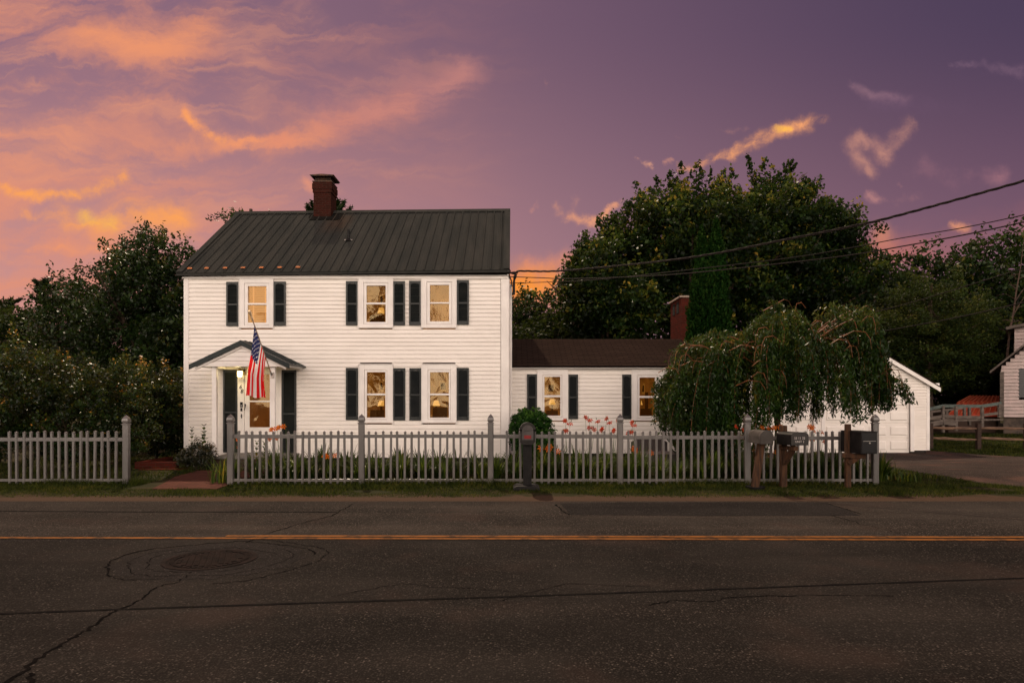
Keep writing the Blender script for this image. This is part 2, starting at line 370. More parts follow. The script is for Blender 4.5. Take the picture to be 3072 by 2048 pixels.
# ------------------------------------------------------------------ leaves
def leaves_mesh(name, pts, size, aspect, rng, nbias=(0, 0, .5), axis=None, jit=.35, smooth=False, lit_tone=None):
    n = len(pts); pts = np.asarray(pts, np.float32)
    nn = rng.normal(size=(n, 3))+np.array(nbias); nn /= np.linalg.norm(nn, axis=1)[:, None]
    if axis is None: t = rng.normal(size=(n, 3))
    else: t = np.asarray(axis)+rng.normal(size=(n, 3))*jit
    t = t-nn*np.sum(t*nn, 1)[:, None]; t /= np.linalg.norm(t, axis=1)[:, None]+1e-9
    b = np.cross(nn, t); s = size*rng.uniform(.6, 1.25, n)[:, None]
    V = np.empty((n, 4, 3), np.float32)
    V[:, 0] = pts-t*s*.5; V[:, 1] = pts+b*s*aspect*.5-t*s*.05; V[:, 2] = pts+t*s*.5+nn*s*.08; V[:, 3] = pts-b*s*aspect*.5-t*s*.05
    me = bpy.data.meshes.new(name); me.vertices.add(4*n); me.vertices.foreach_set('co', V.ravel())
    me.loops.add(4*n); me.loops.foreach_set('vertex_index', np.arange(4*n, dtype=np.int32))
    me.polygons.add(n); me.polygons.foreach_set('loop_start', np.arange(n, dtype=np.int32)*4); me.polygons.foreach_set('loop_total', np.full(n, 4, np.int32))
    at = me.attributes.new('lit_tone', 'FLOAT', 'FACE'); at.data.foreach_set('value', np.asarray(lit_tone if lit_tone is not None else rng.uniform(.1, .5, n), np.float32))
    me.update(calc_edges=True); return me
def cloud(lobes, ncl, per, sig, rng, shell=.35, spire=1.6, zmin=.1, squash=.8):
    L = np.array([(*c, *r) for c, r in lobes], float); wgt = (L[:, 3]*L[:, 5])*np.sqrt(L[:, 4]); wgt = wgt/wgt.sum()
    k = rng.choice(len(L), ncl, p=wgt); d = rng.normal(size=(ncl, 3)); d /= np.linalg.norm(d, axis=1)[:, None]
    f = rng.uniform(shell**3, 1, ncl)**(1/3)*(1+rng.normal(size=ncl)*.06)
    c = L[k, :3]+d*L[k, 3:]*f[:, None]
    cs = rng.uniform(.6, 1.35, ncl)
    od = rng.normal(size=(ncl, per, 3)); od /= np.linalg.norm(od, axis=2)[:, :, None]
    off = od*(rng.random((ncl, per, 1))**.45)*sig*1.75*np.array([1, 1, squash])*cs[:, None, None]
    top = (d[:, 2] > .35) & (rng.random(ncl) < .5)
    off[top, :, 2] = np.abs(off[top, :, 2])*spire*1.5; off[top, :, :2] *= .6
    pts = (c[:, None]+off).reshape(-1, 3)
    # random tone per spray, plus sunlit tops painted in as paler upper leaves
    lit_tone = (rng.uniform(-.26, .36, ncl)[:, None]+np.clip(off[:, :, 2]/(sig*1.7), -1, 1)*.30).reshape(-1)+.10
    k_ = pts[:, 2] > zmin
    return pts[k_], c, lit_tone[k_]
def trunk_mb(base, top, r, centers, rng, nl=14, r2=.25):
    mb = MB(); base, top = Vector(base), Vector(top)
    pts = [base+(top-base)*t+Vector((rng.normal()*.05, rng.normal()*.05, 0))*(top-base).length*.15*(t > 0) for t in np.linspace(0, 1, 7)]
    mb.tube(pts, [r*(1-.75*t) for t in np.linspace(0, 1, 7)], 8)
    for i in range(nl):
        c = Vector(centers[rng.integers(len(centers))]); t = rng.uniform(.3, .95); s = base+(top-base)*t
        j = min(6, int(t*6)); s = pts[j]+(pts[min(j+1, 6)]-pts[j])*(t*6-j)
        m = s.lerp(c, .5)+Vector((0, 0, abs(c.z-s.z)*.1-.1*(c-s).length*.3))
        rr = r*(1-.7*t)*.5
        mb.tube([s, s.lerp(m, .5), m, m.lerp(c, .5), c], [rr, rr*.8, rr*.6, rr*.4, rr*.12], 5)
    return mb
def tree(name, label, cat, lobes_px, d, dr, ncl, per, sig, size, lm, seed, shell=.35, spire=1.6, aspect=.6, zmin=.3, trunk=True, base=None, group=None, r=.28, nl=16, squash=.8, spires=()):
    rng = np.random.default_rng(seed)
    lobes = [((X(a, d+dd), d+dd, Z(b, d+dd)), (rx/F*d, dr*(rr if rr else 1), ry/F*d)) for a, b, rx, ry, dd, rr in [(*q, 0, 1)[:6] if len(q) == 4 else q for q in lobes_px]]
    pts, c, lit_tone = cloud(lobes, ncl, per, sig, rng, shell, spire, zmin, squash)
    if len(spires):
        P_, A_ = [pts], [lit_tone]
        for sx_, sy_, sh in spires:
            # an upright leader with side sprays of uneven size, bare stem showing between some of them
            H_ = sh*rng.uniform(1.2, 1.7)/F*d; z_ = 0; ln = rng.normal()*.16
            while z_ < H_:
                f_ = z_/H_; n_ = int(rng.uniform(14, 46)*(.4+f_)); w_ = (.05+.34*f_**.7)*rng.uniform(.5, 1.3); o_ = rng.normal(size=2)*w_*.9
                c_ = np.array([X(sx_, d)+ln*z_+o_[0], d+o_[1], Z(sy_, d)-z_]); q_ = rng.normal(size=(n_, 3))*np.array([w_, w_, .13+.1*f_])*.75
                P_.append(c_+q_); A_.append(rng.uniform(-.1, .35)+.3*np.clip(q_[:, 2]/.2, -1, 1)+.1); z_ += rng.uniform(.09, .24)
        pts = np.concatenate(P_); lit_tone = np.concatenate(A_)
    zt = max(l[0][2]+l[1][2]*.6 for l in lobes); bx = base if base is not None else np.mean([l[0][0] for l in lobes])
    e = empty(name, (bx, d, 0), label, cat, group)
    if trunk: trunk_mb((bx, d, -.3), (bx, d, zt), r, c, rng, nl).build('trunk', BARK, e)
    link('crown', leaves_mesh('crown', pts, size, aspect, rng, lit_tone=lit_tone), lm, e)
    return e
def gh(x, y):
    """ground height"""
    def S(t, a, b):
        t = min(1, max(0, (t-a)/(b-a))); return t*t*(3-2*t)
    z = -.28*S(x, 5, 9.2)*S(y, 14, 23)*(1-.85*S(y, 27.5, 34))
    return z-.035*(1-S(y, 11.2, 12.6))

# ================================================================== GROUND
def grid_mesh(name, xs, ys, zf, m):
    vs = [(x, y, zf(x, y)) for y in ys for x in xs]; nx = len(xs)
    fs = [(j*nx+i, j*nx+i+1, (j+1)*nx+i+1, (j+1)*nx+i) for j in range(len(ys)-1) for i in range(nx-1)]
    me = bpy.data.meshes.new(name); me.from_pydata(vs, [], fs); me.polygons.foreach_set('use_smooth', [True]*len(fs))
    o = link(name, me, m); return tag(o, kind='structure')
def lawnmat():
    m = bpy.data.materials.new('lawn_soil'); m.use_nodes = True; q = G(m.node_tree); b = q.n['Principled BSDF']
    co = q.new('ShaderNodeTexCoord').outputs['Object']; s = q.new('ShaderNodeSeparateXYZ'); q.l.new(co, s.inputs[0])
    n1 = q.noise(co, 1.3, 6, .65); n2 = q.noise(co, 40, 4, .6)
    grass = q.mix(n2, (.008, .011, .003), (.034, .034, .009))
    dirt = q.mix(n2, (.04, .024, .014), (.085, .052, .033))
    c = q.mix(q.ss(n1, .46, .62), grass, q.mix(.6, grass, (.045, .03, .013)))
    edge = q.ss(q.m('ADD', s.outputs[1], q.m('MULTIPLY', q.m('SUBTRACT', q.noise(co, 2.5, 5), .5), .9)), 11.75, 11.5)
    edge = q.m('MULTIPLY', edge, q.ss(s.outputs[1], 4, 6)) if False else edge
    q.put(b.inputs['Base Color'], q.mix(edge, c, dirt)); b.inputs['Roughness'].default_value = .95; b.inputs['Specular IOR Level'].default_value = .1
    bp = q.new('ShaderNodeBump'); bp.inputs['Strength'].default_value = .9; bp.inputs['Distance'].default_value = .02; q.l.new(n2, bp.inputs['Height']); q.l.new(bp.outputs[0], b.inputs['Normal'])
    return m
LAWN = lawnmat()
def lawn_z(x, y):
    if -4.2 < y < 11.25: return -.16 if -3.9 < y < 11.0 else -.06
    return gh(x, y) if y > 0 else -.03
xs = [-400, -200, -100, -60]+list(np.arange(-40, 41, .8))+[60, 100, 200, 400]
ys = [-300, -100, -40, -20, -10, -4.3, -4.1, -3.8, 3, 10.9, 11.1, 11.26]+list(np.arange(11.6, 40, .6))+[45, 60, 90, 150, 300, 700]
grid_mesh('lawn', xs, ys, lawn_z, LAWN)

def asphalt(name, base, dark, warm=0.):
    m = bpy.data.materials.new(name); m.use_nodes = True; q = G(m.node_tree); b = q.n['Principled BSDF']
    co = q.new('ShaderNodeTexCoord').outputs['Object']
    vo = q.new('ShaderNodeTexVoronoi'); q.l.new(co, vo.inputs['Vector']); vo.inputs['Scale'].default_value = 62
    sp = q.new('ShaderNodeSeparateColor'); q.l.new(vo.outputs['Color'], sp.inputs[0])
    stone = q.ramp(sp.outputs[0], [(0, dark), (.55, base), (.86, tuple(k*1.5 for k in base)), (.955, tuple(k*2.5 for k in base)), (.99, tuple(k*4.6 for k in base))])
    gap = q.ss(vo.outputs['Distance'], .30, .62)
    c = q.mix(gap, stone, dark)
    big = q.noise(co, .45, 5, .6); c = q.mix(q.ss(big, .3, .75, 0, .55), c, tuple(k*1.5 for k in base))
    mm = q.new('ShaderNodeMapping'); q.l.new(co, mm.inputs[0]); mm.inputs['Scale'].default_value = (.18, 1.6, 1)
    c = q.mix(q.ss(q.noise(mm.outputs[0], 1.2, 5), .5, .72, 0, .5), c, tuple(k*.55 for k in base))
    if name == 'road_asphalt':      # the far lane is older, paler paving
        s_ = q.new('ShaderNodeSeparateXYZ'); q.l.new(co, s_.inputs[0])
        c = q.mix(q.m('MULTIPLY', q.ss(s_.outputs[1], 8.20, 8.24), .75), c, q.mix(1.0, c, (1.9, 1.85, 1.8), 'MULTIPLY'))
        vt = q.new('ShaderNodeMapping'); q.l.new(co, vt.inputs[0]); vt.inputs['Scale'].default_value = (.05, 1.1, 1)
        c = q.mix(q.ss(q.noise(vt.outputs[0], 1.6, 4), .45, .7, 0, .4), c, q.mix(1.0, c, (1.7, 1.6, 1.55), 'MULTIPLY'))
    if warm: c = q.mix(q.ss(q.noise(co, .7, 3), .52, .7, 0, warm), c, tuple(k*t_ for k, t_ in zip(base, (2.1, 1.5, 1.35))))
    q.put(b.inputs['Base Color'], c); b.inputs['Roughness'].default_value = .9; b.inputs['Specular IOR Level'].default_value = .035
    bp = q.new('ShaderNodeBump'); bp.inputs['Strength'].default_value = .8; bp.inputs['Distance'].default_value = .006
    q.put(bp.inputs['Height'], q.m('SUBTRACT', sp.outputs[1], gap)); q.l.new(bp.outputs[0], b.inputs['Normal']); return m
ASPH = asphalt('road_asphalt', (.0260, .0225, .0195), (.0085, .0074, .0064), .3)
ASPH2 = asphalt('patch_asphalt', (.026, .0225, .0205), (.009, .008, .0075))
DRIVE = asphalt('driveway_asphalt', (.062, .047, .040), (.022, .017, .014), .6)
rz = -.05
rng0 = np.random.default_rng(3)
# road with a slightly ragged far edge
mb = MB(); n = 240; exs = np.linspace(-120, 120, n); exs = np.concatenate([np.linspace(-300, -20, 10), np.linspace(-19.9, 19.9, 260), np.linspace(20, 300, 10)])
ey = 11.27+np.interp(exs, np.linspace(-20, 20, 90), rng0.normal(size=90))*.03
vs = [(x, -4.0, rz) for x in exs]+[(x, y, rz) for x, y in zip(exs, ey)]+[(x, y, rz-.1) for x, y in zip(exs, ey)]+[(x, -4, rz-.1) for x in exs]
n = len(exs); fs = []
for i in range(n-1): fs += [(i, i+1, n+i+1, n+i), (n+i, n+i+1, 2*n+i+1, 2*n+i), (3*n+i+1, 3*n+i, i, i+1)]
mb.add(vs, fs); tag(mb.build('road', ASPH), kind='structure')
def strip(mb, pts, wd, z, mi=0):
    vs = []
    for i, q in enumerate(pts):
        a = Vector(pts[max(0, i-1)]); b = Vector(pts[min(len(pts)-1, i+1)]); t = (b-a).normalized(); nn = Vector((-t.y, t.x)); wv = wd[i] if hasattr(wd, '__len__') else wd
        vs += [(q[0]-nn.x*wv/2, q[1]-nn.y*wv/2, z), (q[0]+nn.x*wv/2, q[1]+nn.y*wv/2, z)]
    mb.add(vs, [(2*i, 2*i+2, 2*i+3, 2*i+1)[::1] for i in range(len(pts)-1)], mi)
def road_pt(px, py): d = (CZ-rz)*F/(py-HY); return ((px-CX)/F*d, d)
YEL = mat('worn_yellow_paint', (.20, .078, .018), .85, (.05, .028, .014), 7, .42, .70, spec=.08, bump=.3, bscale=80)
mb = MB()
for i, (yl, yr) in enumerate(((1606.5, 1611.5), (1612.8, 1619.5))):
    a, b = Vector(road_pt(0, yl)), Vector(road_pt(3072, yr)); dr = (b-a)
    pts = [a+dr*t for t in np.linspace(-3, 4, 140)]
    if i == 0: pts = [q for q in pts if q.x > -3.9]
    strip(mb, [tuple(q) for q in pts], .095, rz+.006)
tag(mb.build('road_marking', YEL), kind='structure')
# cracks, painted cable shadows
def jag(pts, n, amp, rng):
    out = []
    for (a, b) in zip(pts[:-1], pts[1:]):
        a, b = np.array(a), np.array(b)
        for t in np.linspace(0, 1, n, endpoint=False):
            out.append(tuple(a+(b-a)*t+rng.normal(size=2)*amp))
    return out+[tuple(pts[-1])]
CRK = mat('crack_black', (.003, .0025, .0025), .95, (.006, .005, .0045), 9, spec=.02)
mb = MB()
def crack(pl, w0, w1, n=9, amp=.012):
    pts = jag([road_pt(*q) for q in pl], n, amp, rng0)
    strip(mb, pts, list(np.linspace(w0, w1, len(pts))*rng0.uniform(.35, 1.3, len(pts))), rz+.004)
crack([(-30,2080),(60,2020),(180,1930),(270,1885),(330,1840),(420,1800),(470,1760),(540,1745),(575,1715)], .034, .010)
crack([(740,1628),(780,1608),(900,1570),(1000,1545),(1058,1512)], .02, .02)
crack([(90,2020),(95,2060)], .03, .02)
crack([(1670,1513),(1690,1535),(1708,1545)], .03, .02)
crack([(2485,1512),(2530,1525),(2585,1542)], .03, .02)
crack([(2500,1547),(2600,1575),(2700,1600)], .018, .01)
crack([(1950,1815),(2020,1800),(2120,1805),(2200,1790),(2400,1785),(2680,1788)], .018, .012, 8)
crack([(1500,1800),(1700,1750),(1950,1758)], .012, .008, 8)
crack([(990,1790),(1200,1750),(1400,1765),(1530,1772)], .010, .008, 8)
# rings round the manhole
mc = Vector(road_pt(631, 1678)); 
for rad, wd, lo, hi in ((.62, .012, 0.4, 5.6), (.80, .010, 2.4, 7.2), (1.00, .022, .2, 4.4), (1.14, .014, -1.2, 1.5)):
    ts = np.linspace(lo, hi, 60); pts = [(mc.x+rad*math.cos(t)*(1+.05*math.sin(3*t)), mc.y+rad*.86*math.sin(t)*(1+.05*math.sin(5*t))) for t in ts]
    pts = [(a+rng0.normal()*.012, b+rng0.normal()*.012) for a, b in pts]
    strip(mb, pts, list(wd*rng0.uniform(.3, 1.3, 60)), rz+.004)
tag(mb.build('road_crack', CRK), kind='structure')
CABLE_SHADOW = mat('painted_cable_shadow', (.0045, .004, .004), .9, (.009, .008, .007), 5, spec=.03)  # dark strips that paint the overhead cables' shadows onto the road
mb = MB()
def cable_shadow(a, b, w0):
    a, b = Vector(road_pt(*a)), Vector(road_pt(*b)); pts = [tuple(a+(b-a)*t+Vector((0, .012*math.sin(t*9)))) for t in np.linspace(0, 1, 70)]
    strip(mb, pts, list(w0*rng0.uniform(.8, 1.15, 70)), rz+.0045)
cable_shadow((-250, 1850), (3300, 1727), .038); cable_shadow((-200, 1533), (1010, 1536), .045)
tag(mb.build('road_cable_shadow', CABLE_SHADOW), kind='structure')
mb = MB(); mb.add([(mc.x+(.93+.06*math.sin(k*1.7)+.04*math.sin(k*3.1))*math.cos(k*math.pi/24), mc.y+(.80+.05*math.sin(k*2.3))*math.sin(k*math.pi/24), rz+.0022) for k in range(48)], [tuple(range(48))])
tag(mb.build('road_patch', ASPH2), kind='structure')
mb = MB(); pl = [(1680,1509),(1712,1544),(2100,1547),(2580,1546),(2540,1528),(2480,1508),(2000,1506)]
mb.add([(*road_pt(*q), rz+.003) for q in pl], [tuple(range(len(pl)))[::-1]]); tag(mb.build('road_patch', ASPH2), kind='structure')
# manhole
mh = empty('manhole_cover', (mc.x, mc.y, rz), 'round cast iron manhole cover with square grid pattern in the road', 'manhole cover')
IRON = mat('rusty_cast_iron', (.013, .0105, .0095), .8, (.022, .015, .013), 7, bump=.4, metal=.0, spec=.02)
mb = MB(); prof = [(.46, .0), (.46, .008), (.42, .010), (.405, .004)]
N = 48; vs = []
for r_, z_ in prof:
    vs += [(mc.x+r_*math.cos(2*math.pi*k/N), mc.y+r_*math.sin(2*math.pi*k/N), rz+z_+.002) for k in range(N)]
mb.add(vs, [(i*N+k, i*N+(k+1) % N, (i+1)*N+(k+1) % N, (i+1)*N+k) for i in range(3) for k in range(N)]); mb.build('ring', IRON, mh)
mb = MB(); mb.add([(mc.x+.40*math.cos(2*math.pi*k/N), mc.y+.40*math.sin(2*math.pi*k/N), rz+.005) for k in range(N)], [tuple(range(N))])
ca, sa = math.cos(R(20)), math.sin(R(20))
for i in range(-6, 7):
    for j in range(-6, 7):
        x, y = i*.058, j*.058
        if x*x+y*y < .31**2:
            X0, Y0 = mc.x+x*ca-y*sa, mc.y+x*sa+y*ca
            c4 = [(X0+a*ca-b*sa, Y0+a*sa+b*ca) for a, b in ((-.022,-.022),(.022,-.022),(.022,.022),(-.022,.022))]
            mb.prism(c4, 2, rz+.006, rz+.013)
for k in range(40):
    t = 2*math.pi*k/40; c = Vector((mc.x+.36*math.cos(t), mc.y+.36*math.sin(t))); e1 = Vector((math.cos(t), math.sin(t)))*.022; e2 = Vector((-math.sin(t), math.cos(t)))*.018
    mb.prism([tuple(c-e1-e2), tuple(c+e1-e2), tuple(c+e1+e2), tuple(c-e1+e2)], 2, rz+.006, rz+.012)
mb.build('lid', IRON, mh)
# driveway
def inpoly(x, y, pl):
    c = False
    for (x1, y1), (x2, y2) in zip(pl, pl[1:]+pl[:1]):
        if (y1 > y) != (y2 > y) and x < (x2-x1)*(y-y1)/(y2-y1)+x1: c = not c
    return c
dl = [(9.15, 17.4), (9.0, 15), (9.05, 13), (9.6, 12.2), (11.2, 11.6), (14, 11.3)]
rows = []
prof_l = lambda y: np.interp(y, [11.32, 11.6, 12.2, 13, 15, 17.4, 21, 24.3], [13.8, 11.2, 9.6, 9.05, 9.0, 9.15, 7.7, 7.6])
prof_r = lambda y: np.interp(y, [11.32, 17, 20.5, 23, 25.6], [24, 23.5, 18.6, 16.4, 15.2])
mb = MB(); ysd = np.concatenate([np.linspace(11.32, 25.6, 50)]); nx = 40; vs = []
for y in ysd:
    a, b = prof_l(y)+rng0.normal()*.05, prof_r(y)+rng0.normal()*.1
    for t in np.linspace(0, 1, nx):
        x = a+(b-a)*t; vs.append((x, y, gh(x, y)+.016))
mb.add(vs, [(j*nx+i, j*nx+i+1, (j+1)*nx+i+1, (j+1)*nx+i) for j in range(len(ysd)-1) for i in range(nx-1)])
tag(mb.build('driveway', DRIVE), kind='structure')
# brick path
mb = MB(); pl = [(-6.45, 12.25), (-5.3, 12.25), (-5.35, 13.6), (-5.5, 15.45), (-7.1, 15.45), (-7.0, 14.2), (-6.7, 13.2)]
mb.prism(pl, 2, -.05, .018); tag(mb.build('path', PAVE), kind='structure')

# grass blades
def blades(name, n, region, hmin, hmax, w, cols, seed, skip=None):
    rng = np.random.default_rng(seed); pts = region(rng, n)
    if skip is not None: pts = pts[~skip(pts[:, 0], pts[:, 1])]
    n = len(pts); h = rng.uniform(hmin, hmax, n)*(.6+.8*np.clip(np.sin(pts[:, 0]*2.1)*np.sin(pts[:, 1]*3.3+pts[:, 0])+.5, 0, 1))
    a = rng.uniform(0, 6.283, n); zz = np.array([gh(x, y) for x, y in pts])
    V = np.empty((n, 3, 3), np.float32); dx_, dy_ = np.cos(a)*w/2, np.sin(a)*w/2
    V[:, 0] = np.stack([pts[:, 0]-dx_, pts[:, 1]-dy_, zz-.005], 1); V[:, 1] = np.stack([pts[:, 0]+dx_, pts[:, 1]+dy_, zz-.005], 1)
    V[:, 2] = np.stack([pts[:, 0]+rng.normal(size=n)*h*.5, pts[:, 1]+rng.normal(size=n)*h*.5, zz+h], 1)
    me = bpy.data.meshes.new(name); me.vertices.add(3*n); me.vertices.foreach_set('co', V.ravel()); me.loops.add(3*n); me.loops.foreach_set('vertex_index', np.arange(3*n, dtype=np.int32))
    me.polygons.add(n); me.polygons.foreach_set('loop_start', np.arange(n, dtype=np.int32)*3); me.polygons.foreach_set('loop_total', np.full(n, 3, np.int32)); me.update(calc_edges=True)
    return tag(link(name, me, cols), kind='stuff')
GR = leafmat('grass_blade', [(0, (.005, .012, .002)), (.5, (.030, .044, .006)), (.8, (.080, .078, .012)), (1, (.14, .10, .025))], .3, .6, spec=.1, lit_tone=False)
def reg1(rng, n):
    y = 11.42+(rng.beta(1.7, 1.6, n))*2.2; return np.stack([rng.uniform(-10.5, 13.5, n), y], 1)
def sk(x, y):
    drv = (x > np.interp(y, [11.32, 11.6, 12.2, 13, 15, 17.4, 21, 24.3], [13.8, 11.2, 9.6, 9.05, 9.0, 9.15, 7.7, 7.6])) & (x < np.interp(y, [11.32, 17, 20.5, 23, 25.6], [24, 23.5, 18.6, 16.4, 15.2])) & (y < 25.6)
    path = (x > -7.0) & (x < -5.35) & (y > 12.3) & (y < 15.5)
    thin = (np.sin(x*1.7)+np.sin(x*.63+2)+np.sin(y*5+x)*.5 > .9+(y-11.4)*1.1)
    return drv | path | thin
blades('grass', 105000, reg1, .015, .055, .012, GR, 1, sk)
def regf(rng, n): return np.stack([rng.uniform(-10.5, 7.2, n), 12.92+rng.normal(size=n)*.09], 1)
blades('grass', 26000, regf, .03, .13, .011, GR, 4, sk)
def reg2(rng, n): return np.stack([rng.uniform(-13, 9.2, n), rng.uniform(13.3, 20, n)], 1)
blades('grass', 45000, reg2, .03, .08, .02, GR, 2, sk)
def reg3(rng, n): return np.stack([rng.uniform(14.5, 27, n), rng.uniform(20, 33, n)], 1)
blades('grass', 40000, reg3, .03, .09, .04, GR, 3, sk)

# ================================================================== HOUSE
WY = 16.8; S = 121.9
house = empty('house', (-4.1, WY, 0), 'white two storey clapboard house with dark metal roof and number 68 beside its door', 'house')
HX0, HX1, HB = X(553, WY), X(1525, WY), 23.9
def course_wall(mb, x0, x1, y, z0, z1, ex, holes, clip=None, lap=.024):
    """clapboard courses facing -Y; holes = (x0,x1,z0,z1)"""
    nz = int(math.ceil((z1-z0)/ex))
    for i in range(nz):
        a, b = z0+i*ex, min(z0+(i+1)*ex, z1)
        segs = [(x0, x1)] if clip is None else clip(a, b)
        for hx0, hx1, hz0, hz1 in holes:
            if b > hz0+.01 and a < hz1-.01:
                ns = []
                for s0, s1 in segs:
                    if hx1 <= s0 or hx0 >= s1: ns.append((s0, s1))
                    else:
                        if hx0 > s0: ns.append((s0, hx0))
                        if hx1 < s1: ns.append((hx1, s1))
                segs = ns
        for s0, s1 in segs:
            if s1-s0 < .01: continue
            mb.prism([(y+.03, a), (y-lap, a), (y-lap*.87, a+.005), (y, b+.002), (y+.03, b+.002)], 0, s0, s1)
def side_wall(mb, x, y0, y1, z0, z1, ex, sgn):
    nz = int(math.ceil((z1-z0)/ex))
    for i in range(nz):
        a, b = z0+i*ex, min(z0+(i+1)*ex, z1)
        mb.prism([(x-sgn*.03, a), (x+sgn*.016, a), (x, b), (x-sgn*.03, b)], 1, y0, y1) if False else mb.add(
            [(x-sgn*.03, yy_, a) for yy_ in (y0, y1)]+[(x+sgn*.016, yy_, a) for yy_ in (y0, y1)]+[(x, yy_, b) for yy_ in (y0, y1)]+[(x-sgn*.03, yy_, b) for yy_ in (y0, y1)],
            [(0, 1, 3, 2), (2, 3, 5, 4), (4, 5, 7, 6), (6, 7, 1, 0), (0, 2, 4, 6), (1, 7, 5, 3)])
# windows: casing rect, frame rect, glass x, upper glass y0 y1, lower glass y0 y1
WIN = [
 dict(c=(719.7, 820.7, 836, 984), f=(734, 809, 850, 976), g=(744.5, 800.5), u=(858.6, 909.5), l=(914.5, 968), kind='blind', sh=((681, 718, 846, 978), (823, 858.7, 845, 977)), y=WY),
 dict(c=(1076, 1179, 836, 984), f=(1091.6, 1165, 848, 973), g=(1100, 1157.5), u=(857, 908), l=(913, 966), kind='room', sh=((1039, 1074.5, 844, 976), (1180, 1215.6, 844, 976)), y=WY),
 dict(c=(1265, 1369, 834, 984), f=(1280.5, 1356, 846, 973), g=(1290, 1347.5), u=(855, 907), l=(911, 964), kind='curtain', sh=((1228, 1263.5, 843, 976), (1371, 1407, 841, 974)), y=WY),
 dict(c=(1078, 1178.6, 1093, 1268), f=(1094, 1162, 1108.6, 1258), g=(1101, 1156.6), u=(1116, 1180), l=(1185, 1252), kind='room', sh=((1039, 1074.6, 1103, 1259), (1180, 1216.5, 1104, 1260)), y=WY),
 dict(c=(1266, 1368.6, 1093, 1268), f=(1284, 1352, 1108.6, 1258), g=(1290, 1347), u=(1116, 1180), l=(1185, 1252), kind='room', sh=((1229, 1264, 1104, 1260), (1371, 1407, 1103, 1260)), y=WY),
]
WY2 = 17.6
WIN2 = [
 dict(c=(1612.6, 1703, 1106, 1261), f=(1628, 1686, 1124, 1252), g=(1633, 1680.6), u=(1130, 1185), l=(1191, 1246), kind='room', sh=((1581, 1610.5, 1122, 1256), (1704, 1733.5, 1123, 1256)), y=WY2),
 dict(c=(1895, 1989, 1106, 1261), f=(1912, 1972, 1124, 1254), g=(1918, 1964.5), u=(1132, 1187), l=(1193, 1247), kind='room', sh=((1866, 1894, 1123, 1256), (1990, 2019, 1123, 1256)), y=WY2),
]
def rect(r, y): return X(r[0], y), X(r[1], y), Z(r[3], y), Z(r[2], y)
def shutter(parent, r, y, arch=True):
    x0, x1, z0, z1 = rect(r, y); mb = MB(); s = .042; yf, yb = y-.050, y-.018; h = z1-z0; zm = z0+h*.485
    mb.box(x0, x0+s, yf, yb, z0, z1); mb.box(x1-s, x1, yf, yb, z0, z1)
    mb.box(x0+s, x1-s, yf+.001, yb, z0, z0+.085*min(1, h)); mb.box(x0+s, x1-s, yf+.001, yb, zm-.02, zm+.02)
    # top rail with an arched underside
    N = 8; xs_ = np.linspace(x0+s, x1-s, N+1); xm = (x0+x1)/2; hw = (x1-x0)/2-s
    top = [(a, z1) for a in (x1-s, x0+s)]; low = [(a, z1-.05-(.035*((a-xm)/hw)**2 if arch else .02)) for a in xs_]
    mb.prism(top+low, 1, yf+.001, yb)
    for za, zb in ((z0+.085*min(1, h), zm-.02), (zm+.02, z1-.06)):
        n = max(3, int((zb-za)/.028)); st = (zb-za)/n
        for i in range(n):
            a = za+i*st; mb.add([(x0+s, yf+.006, a+.002), (x1-s, yf+.006, a+.002), (x1-s, yb-.006, a+st*.95), (x0+s, yb-.006, a+st*.95), (x0+s, yf+.010, a-.002), (x1-s, yf+.010, a-.002), (x1-s, yb-.001, a+st*.8), (x0+s, yb-.001, a+st*.8)],
                [(0, 1, 2, 3), (4, 7, 6, 5), (0, 4, 5, 1), (3, 2, 6, 7)])
    mb.box(x0+.01, x1-.01, yb-.001, yb+.002, z0+.01, z1-.01)
    return mb.build('shutter', SHUT, parent)
WC = [0]
